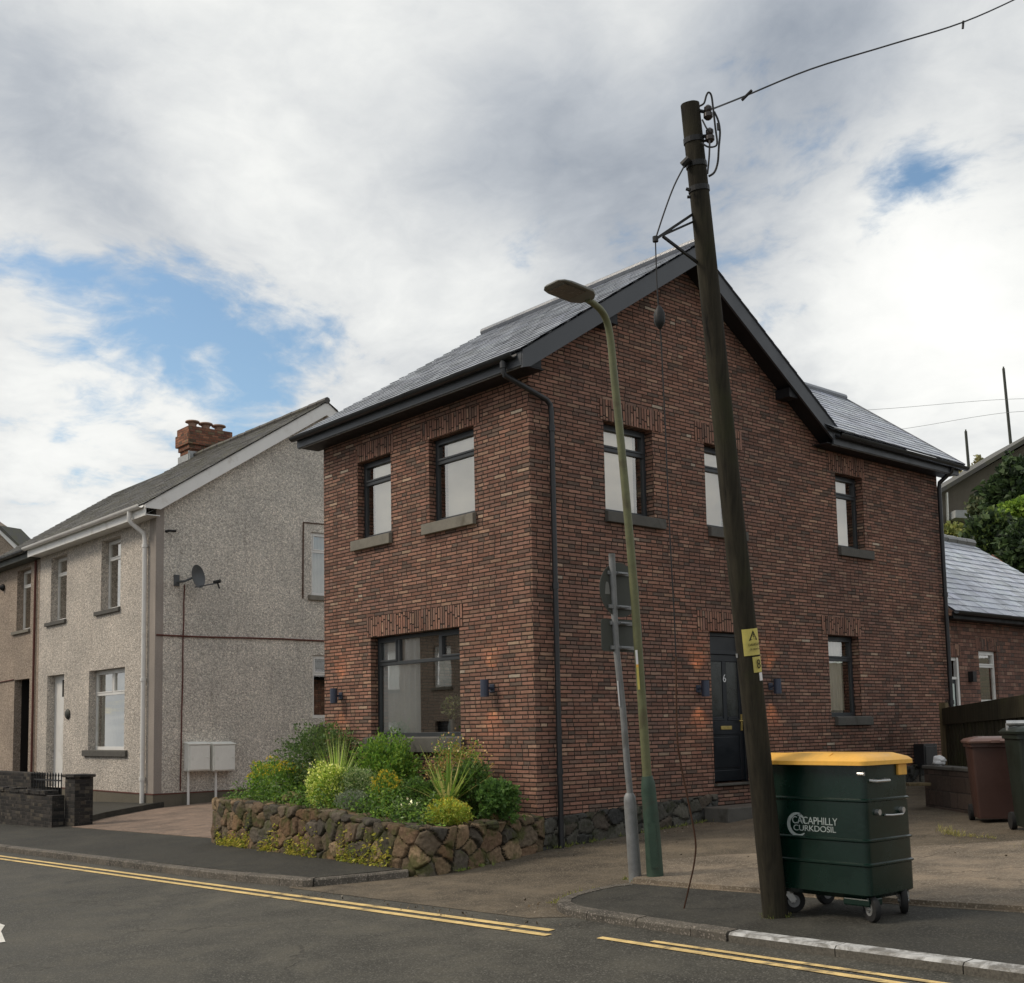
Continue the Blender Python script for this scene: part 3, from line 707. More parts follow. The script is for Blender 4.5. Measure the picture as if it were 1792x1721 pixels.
# hillside beyond the outbuilding
def hill():
    b = MB(); nd, nl = 34, 30; vs = []
    f = V(-math.sin(YAW+.0), math.cos(YAW), 0); r = V(math.cos(YAW), math.sin(YAW), 0)
    for i in range(nd):
        for j in range(nl):
            d = 30+i*2.2; l = -4+j*1.6
            p = CAM+f*d+r*l
            z = Z(p[0], p[1], -.1)*0+2.0+smooth01((d-31)/42.)*9.8*(1 if l > 2 else max(0, (l+4)/6))+mnoise.noise((d*.2, l*.2, 3))*.5-.6
            vs.append((p[0], p[1], z))
    b.raw(vs, [(i*nl+j, i*nl+j+1, (i+1)*nl+j+1, (i+1)*nl+j) for i in range(nd-1) for j in range(nl-1)])
    return meta(b.build('hillside', M['grass'], smooth=True), kind='structure')
hill()

# ================================================================ BRICK HOUSE
bh = thing('brick_house', (0, 0, Z(0, 0)), 'dark red brick house with slate roof, gable to the lane and anthracite windows', 'house')
Ff = FR((0, 0, 0), (1, 0, 0), (0, -1, 0)); Fs = FR((0, 0, 0), (0, 1, 0), (1, 0, 0))
RZ, RY, EZ, EY = 9.42, 3.2, 7.08, -.42
SL = (RZ-EZ)/(RY-EY)
oz = 6.49; sz = 5.225
fo = [(-4.012, -3.119, sz, oz-.03), (-2.169, -1.14, sz, oz-.03), (-3.69, -1.522, 2.153, 3.68)]
so = [(1.40, 2.411, sz, oz+.02), (3.576, 4.40, sz, oz+.02), (7.046, 7.878, sz, oz+.02), (6.61, 7.524, 2.356, 3.714), (3.545, 4.49, 1.40, 3.65)]
wb = MB()
wall_grid(wb, Ff, -5., 0, .3, 6.97, fo, .13)
wall_grid(wb, Fs, 0, 10.44, .3, 6.70, so, .15)
gz = lambda y: RZ-.05-SL*abs(y-RY)
wb.poly([(0, 0, 6.70), (0, 6.55, 6.70), (0, 10.44, 6.70), (0, 10.44, 7.0), (0, 6.65, 7.0), (0, 6.4, gz(6.4)), (0, RY, gz(RY)), (0, 0, gz(0))])
wb.poly([(-5, 0, .3), (-5, 0, 6.97), (-4.75, RY, gz(RY)-.05), (-5, 6.4, 6.97), (-5, 6.4, .3)])
wb.poly([(-5, 10.44, .3), (0, 10.44, .3), (0, 10.44, 7.0), (-2.05, 10.44, 8.78), (-5, 10.44, 7.0)])
wb.poly([(-5, 6.4, .3), (-5, 6.4, 6.97), (-5, 10.44, 6.97), (-5, 10.44, .3)])
wb.build('wall', M['brick'], bh)
# roofs
b = slates((-5.22, EY, EZ), (.335, EY, EZ), (-4.62, RY, RZ), (.335, RY, RZ), .21, .30, .011, seed=2, shade=(.62, 1.35))
b2 = slates((.335, 6.78, RZ-SL*3.58), (-5.2, 6.78, RZ-SL*3.58), (.335, RY, RZ), (-4.62, RY, RZ), .24, .32, .011, seed=3)
b.v, n0 = b.v, len(b.v)
b.v += b2.v; b.f += [tuple(i+n0 for i in f) for f in b2.f]; b.c += b2.c; b.uv += b2.uv
b.tube([(-4.66, RY, RZ+.02), (.34, RY, RZ+.02)], .075, 10, col=(.7, .7, .7))
b.build('roof', M['slate'], bh)
b = slates((.42, 6.42, 7.09), (.42, 10.74, 7.06), (-2.05, 3.9, 8.92), (-2.05, 10.70, 8.90), .21, .30, .012, seed=4, shade=(.85, 1.45))
b.tube([(-2.05, 5, 8.93), (-2.05, 10.72, 8.92)], .075, 10, col=(.6, .6, .6))
b2 = slates((-5.2, 10.74, 7.0), (-5.2, 6.0, 7.0), (-2.05, 10.7, 8.90), (-2.05, 4.2, 8.92), .4, .5, .012, seed=5)
n0 = len(b.v); b.v += b2.v; b.f += [tuple(i+n0 for i in f) for f in b2.f]; b.c += b2.c; b.uv += b2.uv
b.bar((.40, 10.70, 7.0), (-2.05, 10.70, 8.84), .03, .16, col=(.35, .35, .35))
b.build('roof', M['slate2'], bh, ); 
# barge boards with soffit and purlin ends
b = MB(); s_ = MB(); bz = lambda y, o: RZ-SL*abs(y-RY)-o
b.prism([(.285, EY+.04, bz(EY+.04, .03)), (.285, RY, bz(RY, .03)), (.285, RY, bz(RY, .31)), (.285, EY+.18, bz(EY+.18, .31)), (.285, EY+.04, bz(EY+.04, .26))], (.035, 0, 0))
b.prism([(.285, RY+.001, bz(RY, .03)), (.285, 6.76, bz(6.76, .03)), (.285, 6.76, bz(6.76, .27)), (.285, 6.62, bz(6.62, .31)), (.285, RY+.001, bz(RY, .31))], (.035, 0, 0))
b.build('bargeboard', M['grayboard'], bh)
s_.poly([(.003, -.05, bz(-.05, .26)), (.284, -.05, bz(-.05, .26)), (.284, RY, bz(RY, .26)), (.003, RY, bz(RY, .26))])
s_.poly([(.003, RY, bz(RY, .26)), (.284, RY, bz(RY, .26)), (.284, 6.7, bz(6.7, .26)), (.003, 6.7, bz(6.7, .26))])
s_.box((-5.2, -.36, 6.885), (.28, .02, 6.905)); s_.box((.004, 6.52, 6.865), (.30, 10.66, 6.885))
s_.box((.003, -.36, 6.90), (.28, -.02, 7.10))
for y in (1.35, 5.55): s_.box((.003, y-.11, bz(y, .41)), (.27, y+.11, bz(y, .26)))
s_.box((.003, 6.42, 6.87), (.283, 6.78, bz(6.78, .22)))
s_.build('soffit', M['soffit'], bh)
b = MB(); b.box((-5.2, -.385, 6.88), (.30, -.362, 7.06)); b.build('fascia', M['grayboard'], bh)
b = MB(); b.box((.302, 6.55, 6.86), (.325, 10.68, 7.04)); b.build('fascia', M['grayboard'], bh)
b = MB(); b.box((-5.2, -.36, 6.868), (.28, -.335, 6.886)); b.build('fascia_trim', M['galv'], bh)
b = MB(); b.box((.28, 6.55, 6.85), (.302, 10.66, 6.866)); b.build('fascia_trim', M['galv'], bh)
def gutter(root, a, c, r, mat, out):
    """half-round gutter, open at the top"""
    a = np.array(a, float); c = np.array(c, float); o = np.array(out, float); b = MB(); vs = []; n = 9
    for p in (a, c):
        for rr in (r, r*.86):
            for i in range(n):
                an = math.pi*i/(n-1); vs.append(p+o*rr*math.cos(an)+V(0, 0, -1)*rr*math.sin(an))
    fs = []
    for i in range(n-1): fs += [(i, i+1, 2*n+i+1, 2*n+i), (n+i+1, n+i, 3*n+i, 3*n+i+1), (i+1, i, n+i, n+i+1), (2*n+i, 2*n+i+1, 3*n+i+1, 3*n+i)]
    fs += [(0, 2*n, 3*n, n), (n-1, 2*n-1, 4*n-1, 3*n-1)]
    for q in np.arange(.4, np.linalg.norm(c-a), .9):
        m = a+(c-a)*q/np.linalg.norm(c-a); t = (c-a)/np.linalg.norm(c-a)
        b.tube([m-t*.02-V(0, 0, r*.5), m+t*.02-V(0, 0, r*.5)], r*.56, 12)
    b.raw(vs, fs); return b.build('gutter', mat, root, smooth=True)
gutter(bh, (-5.24, -.452, 7.045), (.22, -.452, 7.045), .066, M['black'], (0, -1, 0))
gutter(bh, (.395, 6.60, 7.03), (.395, 10.85, 7.02), .066, M['black'], (1, 0, 0))
def pipe(root, pts, r, mat, clips=(), name='downpipe'):
    b = MB(); b.tube(pts, r, 14)
    for p in clips: b.tube([np.array(p)-V(0, 0, .04), np.array(p)+V(0, 0, .04)], r*1.3, 14)
    return b.build(name, mat, root, smooth=True)
dp = pipe(bh, [(.02, -.45, 7.02), (.02, -.45, 6.86), (.03, -.44, 6.80), (.085, .24, 6.58), (.095, .30, 6.52), (.10, .31, 6.40), (.10, .31, .72)], .036, M['black'], [(.10, .31, 4.1), (.10, .31, 1.7), (.10, .31, 6.2), (.02, -.45, 6.93)])
dp = pipe(bh, [(.36, 10.38, 6.98), (.34, 10.38, 6.9), (.10, 10.36, 6.72), (.085, 10.36, 6.6), (.085, 10.36, 1.2)], .04, M['black'], [(.085, 10.36, 4.6), (.085, 10.36, 2.6)])
# lintels
for a, c in ((-4.06, -3.04), (-2.36, -1.0)): lintel(bh, Ff, a, c, oz-.025, 6.74, M['brick'])
lintel(bh, Ff, -3.78, -1.44, 3.684, 4.0, M['brick'])
for a, c in ((1.33, 2.64), (3.36, 4.50), (6.86, 7.95)): lintel(bh, Fs, a, c, oz+.024, 6.82, M['brick'])
lintel(bh, Fs, 6.44, 7.60, 3.718, 4.03, M['brick']); lintel(bh, Fs, 3.27, 4.62, 3.654, 3.95, M['brick'])
# windows
for k, o in enumerate(fo[:2]):
    window(bh, Ff, *o, M['anth'], sillm=M['sill'], sill=(o[0]-.12, o[1]+.03), blind=(.20, .02, M['cream']), bz=.015, sill_h=.16, fw=.06)
wn = window(bh, Ff, *fo[2], M['anth'], .13, .06, .27, 'wide', sill=(-3.83, -1.44), sillm=M['silld'], sill_h=.21)
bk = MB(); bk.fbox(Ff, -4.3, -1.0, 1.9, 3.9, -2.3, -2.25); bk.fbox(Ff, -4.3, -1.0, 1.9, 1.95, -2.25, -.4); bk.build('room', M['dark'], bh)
curtain(wn, Ff, fo[2][0]+.05, fo[2][0]+.98, 2.2, 3.62, -.215, M['curtain'], 7, .02)
for k, o in enumerate(so[:3]):
    window(bh, Fs, *o, M['anth'], .14, sillm=M['silld'], sill=((o[0]-.02, o[1]+.17) if k != 1 else (o[0]+.02, o[1]+.1)), blind=(.02, .20, M['cream']), bz=.015, sill_h=.15, fw=.06)
wd = window(bh, Fs, *so[3], M['anth'], .14, .06, .29, 'one', sillm=M['silld'], sill=(6.70, 7.75), sill_h=.14)
curtain(wd, Fs, 7.0, 7.42, 2.40, 3.66, -.3, M['cream'], 4, .02)
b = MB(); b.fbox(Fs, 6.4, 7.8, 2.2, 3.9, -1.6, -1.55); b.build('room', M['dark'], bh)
# front door
u0, u1, z0, z1 = so[4]
b = MB(); n = -.11
b.fbox(Fs, u0, u0+.055, z0, z1, n-.06, n); b.fbox(Fs, u1-.055, u1, z0, z1, n-.06, n); b.fbox(Fs, u0+.055, u1-.055, z1-.06, z1, n-.06, n); b.fbox(Fs, u0+.055, u1-.055, z1-.33, z1-.27, n-.06, n)
b.fbox(Fs, u0+.055, u1-.055, z1-.27, z1-.06, n-.05, n-.025)
df = b.build('door_frame', M['navy'], bh, bevel=.004)
b = MB(); a, c, d, f = u0+.058, u1-.058, z0+.02, z1-.335; nf = n-.02
b.fbox(Fs, a, c, d, f, n-.065, nf-.012)
st = .085; mid = (a+c)/2; lz = d+(f-d)*.42
for q in ((a, a+st, d, f), (c-st, c, d, f), (a+st, c-st, d, d+.16), (a+st, c-st, f-.10, f), (a+st, c-st, lz-.10, lz+.10), (mid-.045, mid+.045, lz+.10, f-.10)): b.fbox(Fs, *q, nf-.012, nf)
b.fbox(Fs, a+st+.035, c-st-.035, d+.20, lz-.14, nf-.014, nf-.003)
for q in ((a+st+.002, mid-.05), (mid+.05, c-st-.002)):
    b.fbox(Fs, q[0], q[1], lz+.102, lz+.135, nf-.013, nf+.006)
    b.fbox(Fs, q[0]+.02, q[1]-.02, lz+.135, lz+.16, nf-.013, nf+.001)
dr = b.build('door', M['navy'], bh, bevel=.005)
for q in ((a+st+.01, mid-.055), (mid+.055, c-st-.01)):
    g = MB(); g.fbox(Fs, q[0], q[1], lz+.17, f-.11, nf-.011, nf-.008); g.build('pane', m_simple('obscured_glass', (.028, .032, .030), .12, .6, 0., .4, 6., .3) if 'obs' not in M else M['obs'], dr)
b = MB(); b.fbox(Fs, mid-.13, mid+.13, lz-.03, lz+.025, nf, nf+.012); b.build('letterbox', M['brass'], dr, bevel=.004)
b = MB(); b.fbox(Fs, c-.06, c-.025, lz-.05, lz+.20, nf, nf+.012); b.tube([Fs(c-.042, lz+.10, nf), Fs(c-.042, lz+.10, nf+.05), Fs(c-.15, lz+.10, nf+.05)], .011, 8); b.build('handle', M['brass'], dr)
text_into(dr, '6', .17, Fs(mid, f-.36, nf+.004), (0, 1, 0), (1, 0, 0), M['tag'], 'door_number')
b = MB(); b.box((-.12, u0-.02, z0-.035), (.07, u1+.02, z0)); b.build('threshold', M['silld'], bh, bevel=.006)
b = MB(); b.box((.062, 3.2, Z(0, 3.5, -.1)), (.50, 4.75, Z(0, 3.5, .20))); b.build('doorstep', M['silld'], bh, bevel=.015)
# rough stone plinth along the lane side
PP = [(.055, .03, Z(0, 0, -.03)), (.055, 1.2, Z(0, 1.2, -.03)), (.055, 3.3, Z(0, 3.3, -.03)), (.055, 3.52, Z(0, 3.52, -.03))]
PALD = [(.075, .072, .062), (.055, .055, .05), (.09, .085, .07), (.045, .045, .043), (.085, .07, .055)]
# outward must be +x: walk from -y to +y keeps the right hand at +x
rubble(PP, [1.135-Z(0, 0), 1.18-Z(0, 1.2), 1.27-Z(0, 3.3), 1.28-Z(0, 3.5)], .06, .22, .02, .03, PALD, 5, (.018, .017, .014), False, .016).build('plinth', M['stoned'], bh, smooth=True, angle=60)
rubble([(.055, 4.76, Z(0, 4.76, -.03)), (.055, 10.4, Z(0, 10.4, -.03))], [1.33-Z(0, 4.76), 1.58-Z(0, 10.4)], .06, .24, .03, .03, PALD, 6, (.018, .017, .014), False, .016).build('plinth', M['stoned'], bh, smooth=True, angle=60)
b = MB(); b.box((.003, 9.1, 1.45), (.20, 9.56, 1.86)); b.box((.20, 9.14, 1.49), (.212, 9.52, 1.82)); b.build('meter_cupboard', M['black'], bh, bevel=.01)

# wall lamps that throw light up and down
def wall_lamp(F, u, z, label):
    P = F(u, z, 0)
    t = thing('wall_lamp', P, label, 'wall lamp', 'up and down wall lamps on the brick house')
    b = MB(); c = F(u, z, .135)
    ro, ri, h = .058, .046, .115
    n = 18; vs = []
    for r, hh in ((ri, h), (ro, h), (ro, -h), (ri, -h)):
        for j in range(n): vs.append(c+V(math.cos(2*math.pi*j/n)*r, math.sin(2*math.pi*j/n)*r, hh))
    b.raw(vs, [(k*n+j, ((k+1) % 4)*n+j, ((k+1) % 4)*n+(j+1) % n, k*n+(j+1) % n) for k in range(4) for j in range(n)])
    b.lathe(c, [(ri, -.02), (ri, .02)], n)
    b.build('shade', M['blue'], t, smooth=True)
    b = MB(); b.bar(F(u, z, .012), F(u, z, .085), .05, .035); b.fbox(F, u-.05, u+.05, z-.055, z+.055, .001, .014); b.build('bracket', M['blue'], t, bevel=.004)
    for s in (1, -1):
        g = MB(); g.lathe(c+V(0, 0, s*.035), [(.02, -.006), (.02, .006)], 12); g.build('bulb', M['glow'], t)
        ld = bpy.data.lights.new('lamp_beam', 'SPOT'); ld.energy = 6.5; ld.color = (1., .50, .20); ld.spot_size = math.radians(96); ld.spot_blend = .9; ld.shadow_soft_size = .02
        lo = bpy.data.objects.new('lamp_beam', ld); link(lo); lo.location = tuple(c+V(0, 0, s*.13)); lo.rotation_euler = (0 if s < 0 else math.pi, 0, 0)
wall_lamp(Ff, -4.52, 2.82, 'slate blue up and down wall lamp left of the big front window')
wall_lamp(Ff, -.84, 2.80, 'slate blue up and down wall lamp between the big front window and the house corner')
wall_lamp(Fs, 3.24, 2.79, 'slate blue up and down wall lamp just left of the navy front door')
wall_lamp(Fs, 4.98, 2.84, 'slate blue up and down wall lamp right of the leaning pole and navy door')
# vase of flowers inside the big window
t = thing('flower_vase', (-2.06, .22, 2.17), 'pale vase of white flowers behind the big front window', 'vase')
b = MB(); b.lathe((-2.02, .24, 2.165), [(.045, 0), (.06, .06), (.062, .14), (.045, .2), (.04, .24)], 16); b.build('vase', M['vase'], t, smooth=True)
b = MB(); p, d = blob((-1.98, .27, 2.58), (.32, .12, .15), 420, seed=4); leaves(b, p, .05, palette([(.10, .15, .06), (.07, .11, .05), (.45, .45, .35), (.6, .6, .52)], len(p)), .3, 1.6, 0, d)
stems(b, (-2.02, .24, 2.38), [q for q in p[:8]], .005, (.08, .1, .04)); b.build('flowers', M['leaf'], t)

# ================================================================ OUTBUILDING behind
ob = thing('brick_outbuilding', (-.15, 13, Z(0, 13)), 'low red brick building with pale slate roof behind the brick house', 'outbuilding')
Fo = FR((-.12, 0, 0), (0, 1, 0), (1, 0, 0))
oo = [(10.62, 11.12, 1.5, 3.46), (11.90, 12.64, 2.60, 3.62)]
b = MB(); wall_grid(b, Fo, 10.45, 17.6, 1., 4.26, oo, .10)
b.poly([(-5, 17.6, 1), (-.12, 17.6, 1), (-.12, 17.6, 4.26), (-2.5, 17.6, 6.3), (-5, 17.6, 4.26)]); b.poly([(-5, 10.46, 1), (-5, 10.46, 4.2), (-5, 17.6, 4.2), (-5, 17.6, 1)])
b.poly([(-5, 10.46, 1), (-.12, 10.46, 1), (-.12, 10.46, 4.26), (-2.5, 10.46, 6.3), (-5, 10.46, 4.26)])
b.build('wall', M['brick2'], ob)
b = slates((.20, 10.46, 4.30), (.20, 17.8, 4.30), (-2.5, 10.46, 6.44), (-2.5, 16.58, 6.44), .23, .32, .016, seed=8, shade=(.9, 1.6))
b2 = slates((-5.3, 17.8, 4.3), (-5.3, 10.46, 4.3), (-2.5, 16.58, 6.44), (-2.5, 10.46, 6.44), .5, .6, .012, seed=9)
n0 = len(b.v); b.v += b2.v; b.f += [tuple(i+n0 for i in f) for f in b2.f]; b.c += b2.c; b.uv += b2.uv
for k in range(14): 
    y = 10.5+k*.44; b.tube([(-2.5, y, 6.46+rs.rand()*.02), (-2.5, y+.42, 6.46+rs.rand()*.03)], .10, 8, col=(.45, .42, .36))
b.build('roof', M['slate2'], ob)
b = MB(); b.box((-.12, 10.47, 4.16), (.16, 17.7, 4.20)); b.box((.14, 10.47, 4.17), (.165, 17.7, 4.29)); b.build('fascia', M['soffit'], ob)
gutter(ob, (.235, 10.47, 4.29), (.235, 17.8, 4.29), .06, M['black'], (1, 0, 0))
for a, c in ((10.56, 11.2), (11.82, 12.74)): lintel(ob, Fo, a, c, 3.47 if a < 11 else 3.63, 3.72 if a < 11 else 3.88, M['brick2'], .07)
window(ob, Fo, *oo[1], M['white'], .06, .05, .3, 'one', sillm=M['sill'])
b = MB(); a, c, d, f = oo[0]
b.fbox(Fo, a, a+.05, d, f, -.08, -.03); b.fbox(Fo, c-.07, c, d, f, -.08, -.01); b.fbox(Fo, a+.05, c-.07, f-.06, f, -.08, -.03); b.fbox(Fo, a+.05, c-.07, f-.42, f-.37, -.08, -.03)
df = b.build('door_frame', M['white'], ob); b = MB(); b.fbox(Fo, a+.05, c-.07, d, f-.42, -.08, -.05); b.build('door', M['navy'], ob)
b = MB(); b.fbox(Fo, a+.12, c-.14, d+.9, f-.5, -.049, -.045); b.build('pane', M['net'], df)
b = MB(); b.fbox(Fo, 11.44, 11.58, 3.0, 3.2, .001, .1); b.build('alarm_box', M['blackmetal'], ob)
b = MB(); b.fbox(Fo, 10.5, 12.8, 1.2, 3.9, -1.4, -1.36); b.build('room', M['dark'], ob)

# ================================================================ GREY PEBBLEDASH HOUSE and its neighbour
XG, YG = -15.61, 1.90
gh = thing('pebbledash_house', (XG, YG, Z(XG, YG)), 'grey pebbledash house with white gutter, white bargeboard and brick chimney', 'house')
Fg = FR((0, YG, 0), (1, 0, 0), (0, -1, 0)); Fe = FR((XG, 0, 0), (0, 1, 0), (1, 0, 0))
go = [(-19.01, -17.74, 5.545, 7.41), (-22.72, -21.49, 5.545, 7.41), (-19.74, -17.38, 1.87, 3.985), (-22.87, -21.55, 1.05, 4.0)]
ge = [(6.31, 7.35, 5.90, 7.62), (6.34, 7.35, 2.62, 4.30)]
EYg, EZg, RYg, RZg = 1.48, 7.82, 6.66, 11.22; SLg = (RZg-EZg)/(RYg-EYg)
b = MB(); wall_grid(b, Fg, -23.62, XG-.36, .83, 7.85, go[:3]+[(go[3][0], go[3][1], .83, 4.0)], .22); b.build('front_wall', M['smooth'], gh)
b = MB(); wall_grid(b, Fe, YG, 11.5, .83, 7.65, ge, .12)
b.poly([Fe(YG, 7.65, 0), Fe(11.5, 7.65, 0), Fe(11.5, RZg-.1-SLg*4.84, 0), Fe(RYg, RZg-.1, 0), Fe(YG, RZg-.1-SLg*(RYg-YG), 0)])
b.poly([(XG, 11.5, .8), (-23.6, 11.5, .8), (-23.6, 11.5, 7.9), (XG, 11.5, 7.9)])
b.build('gable_wall', M['pebble'], gh)
b = MB(); b.box((XG-.36, YG-.006, .83), (XG+.004, YG+.2, 7.82)); b.build('corner_band', M['band'], gh)
b = MB(); b.box((-23.62, YG-.03, -.3), (go[3][0]-.02, YG+.2, .83)); b.box((go[3][1]+.02, YG-.03, -.3), (XG+.03, YG+.2, .83)); b.box((XG-.3, YG+.2, -.3), (XG+.03, 11.5, .85)); b.build('plinth', M['cement'], gh)
b = MB(); b.bar((go[3][1], YG-.034, .835), (XG+.034, YG-.034, .835), .012, .03); b.bar((XG+.034, YG-.034, .835), (XG+.034, 11.5, .86), .012, .03); b.build('plinth_line', M['redline'], gh)
b = slates((-23.7, EYg, EZg), (XG+.28, EYg, EZg), (-23.7, RYg, RZg), (XG+.28, RYg, RZg), .26, .34, .014, seed=12, shade=(.65, 1.4))
b2 = slates((XG+.28, 11.9, RZg-SLg*5.24), (-23.7, 11.9, RZg-SLg*5.24), (XG+.28, RYg, RZg), (-23.7, RYg, RZg), .4, .5, .014, seed=13)
n0 = len(b.v); b.v += b2.v; b.f += [tuple(i+n0 for i in f) for f in b2.f]; b.c += b2.c; b.uv += b2.uv
for k in range(18):
    x = XG+.28-k*.45; b.tube([(x, RYg, RZg+.015+rs.rand()*.015), (x-.43, RYg, RZg+.015+rs.rand()*.02)], .09, 8, col=(.75, .72, .7))
b.build('roof', M['oldslate'], gh)
bz = lambda y, o: RZg-SLg*abs(y-RYg)-o
b = MB(); x = XG+.22
b.prism([(x, EYg+.02, bz(EYg+.02, .02)), (x, RYg, bz(RYg, .02)), (x, RYg, bz(RYg, .38)), (x, EYg+.42, bz(EYg+.42, .38)), (x, EYg+.02, bz(EYg+.42, .38))], (.03, 0, 0))
b.prism([(x, RYg+.002, bz(RYg, .02)), (x, 11.85, bz(11.85, .02)), (x, 11.85, bz(11.85, .38)), (x, RYg+.002, bz(RYg, .38))], (.03, 0, 0))
b.build('bargeboard', M['white'], gh)
b = MB(); b.poly([(XG+.002, EYg, bz(EYg, .3)), (x, EYg, bz(EYg, .3)), (x, RYg, bz(RYg, .3)), (XG+.002, RYg, bz(RYg, .3))]); b.poly([(XG+.002, RYg, bz(RYg, .3)), (x, RYg, bz(RYg, .3)), (x, 11.8, bz(11.8, .3)), (XG+.002, 11.8, bz(11.8, .3))])
b.box((-23.6, EYg+.06, 7.55), (XG+.21, YG, 7.57)); b.build('soffit', M['white'], gh)
b = MB(); b.box((-23.62, EYg+.03, 7.53), (XG+.215, EYg+.06, 7.80)); b.build('fascia', M['white'], gh)
gutter(gh, (-23.66, EYg-.055, 7.80), (XG+.16, EYg-.055, 7.80), .085, M['white'], (0, -1, 0))
pipe(gh, [(XG-.52, EYg-.05, 7.72), (XG-.52, EYg-.05, 7.52), (XG-.50, EYg+.02, 7.42), (XG-.46, YG-.12, 7.22), (XG-.46, YG-.085, 7.05), (XG-.46, YG-.085, .45)], .058, M['white'], [(XG-.46, YG-.085, 3.6), (XG-.46, YG-.085, 1.2), (XG-.46, YG-.085, 6.9)])
for k in (0, 1): 
    w = window(gh, Fg, *go[k], M['white'], .2, .07, .27, 'one', sillm=M['silld'], sill=(go[k][0]-.32, go[k][1]+.03), sill_h=.11, blind=(.34, .03, M['cream']))
w = window(gh, Fg, *go[2], M['white'], .2, .08, .30, 'two', sillm=M['silld'], sill=(-20.0, -17.15), sill_h=.15)
curtain(w, Fg, go[2][0]+.1, go[2][1]-.05, 1.95, 3.9, -.36, M['net'], 17, .03)
for k in (0, 1):
    w = window(gh, Fe, *ge[k], M['white'], .06, .07, .3, 'one', sillm=M['sill'] if k == 0 else None, sill=(6.2, 7.4))
    curtain(w, Fe, ge[k][0]+.08, ge[k][1]-.02, ge[k][2]+.05, ge[k][3]-.05, -.22, M['net'] if k == 0 else M['dark'], 8, .03)
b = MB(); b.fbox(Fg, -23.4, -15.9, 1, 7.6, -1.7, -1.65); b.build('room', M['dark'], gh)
b = MB(); a, c, d, f = go[3]
b.fbox(Fg, a+.005, c-.005, .83, f-.005, -.30, -.22); b.fbox(Fg, c-.10, c, .83, f, -.219, -.10)
b.build('door', M['white'], gh); dd = [o for o in gh.children if o.name.startswith('door')][0]
b = MB(); b.fbox(Fg, a+.6, c-.14, f-.62, f-.14, -.222, -.215); b.build('pane', M['dark'], dd)
b = MB(); b.lathe(Fg(-21.18, 2.87, .0), [(.13, 0), (.15, .03), (.10, .07), (.03, .09)], 16, axis=(0, -1, 0)); b.build('wall_plaque', M['galvd'], gh)
# cables clipped to the gable
def cable(root, pts, r, mat, name='cable', n=6):
    b = MB(); b.tube(pts, r, n); return b.build(name, mat, root, smooth=True)
yd = onx(322, 1030, XG)[1]
def sag(p, q, n=12, a=.02):
    p = np.array(p, float); q = np.array(q, float)
    return [p+(q-p)*t+V(0, (rs.rand()-.5)*a, (rs.rand()-.5)*a) for t in np.linspace(0, 1, n)]
cable(gh, sag((XG+.02, yd, 5.95), (XG+.02, yd-.06, .9)), .016, M['redline'])
cable(gh, sag((XG+.02, YG+.02, 4.66), (XG+.02, 7.4, 4.70)), .022, M['redline'])
cable(gh, [(XG+.02, 6.05, 7.85), (XG+.02, 6.03, 5.8)], .018, M['rust']); cable(gh, [(XG+.02, 6.05, 7.85), (XG+.02, 7.2, 7.88)], .014, M['rust'])
P = onx(290, 930, XG); b = MB(); b.tube([P, P+V(.12, .05, 0), P+V(.16, .2, 0)], .03, 8); b.build('cable_bracket', M['blackmetal'], gh)
# chimney on the party wall
cx1 = -23.15; cy0 = onx(330, 790, cx1)[1]; cy1 = onx(407, 790, cx1)[1]; cx0 = ony(309, 800, cy0)[0]
ctop = onx(331, 744, cx1)[2]
b = MB(); zt = ctop
b.box((cx0+.08, cy0+.08, 9.), (cx1-.08, cy1-.08, zt-.75)); b.box((cx0+.03, cy0+.03, zt-.76), (cx1-.03, cy1-.03, zt-.60)); b.box((cx0-.04, cy0-.04, zt-.61), (cx1+.04, cy1+.04, zt-.22)); b.box((cx0, cy0, zt-.221), (cx1, cy1, zt))
ch = b.build('chimney', M['brickc'], gh, bevel=.02); ORG[ch.name] = ORG[gh.name]
for k in range(3):
    y = cy0+(cy1-cy0)*(.18+.30*k); g = MB(); g.lathe(((cx0+cx1)/2+.12, y, zt-.02), [(.15, 0), (.13, .12), (.15, .17), (.24, .21), (.22, .25), (.10, .28)], 14); g.build('chimney_pot', M['pot'], ch, smooth=True)
b = MB(); n = 9
for k in range(n):
    y = cy0+.02+k*.30; zz = RZg-SLg*abs(y+.15-RYg)+.22
    if y+.3 > min(cy1, RYg+.2): break
    b.box((cx1-.078, y, zz-.5), (cx1-.060, y+.30, zz))
b.bar((cx0, cy0+.06, RZg-SLg*(RYg-cy0)+.12), (cx1, cy0+.06, RZg-SLg*(RYg-cy0)+.12), .03, .25); b.build('flashing', M['lead'], ch)
# satellite dish
dc = onx(342, 1010, XG+.45)
t = thing('satellite_dish', (XG, dc[1], dc[2]-.1), 'dark grey satellite dish on the pebbledash gable wall', 'satellite dish')
ax = V(.84, .50, .12); ax /= np.linalg.norm(ax)
b = MB(); R0 = .29; b.lathe(dc, [(.02, -.002), (R0*.5, .022), (R0*.85, .065), (R0, .09), (R0*1.01, .085), (R0*.85, .055), (R0*.5, .010), (.02, -.02)], 24, axis=ax); b.build('bowl', M['dish'], t, smooth=True)
b = MB(); e = dc+V(.35, .42, -.16); b.tube([dc+V(-.02, 0, -.25), e], .018, 6); b.build('arm', M['dish'], t)
b = MB(); b.tube([e-V(.09, .06, -.02), e+V(.05, .05, .05)], .045, 10); b.tube([e+V(0, 0, 0), e+V(.02, .04, -.14)], .02, 6); b.build('receiver', M['blackmetal'], t)
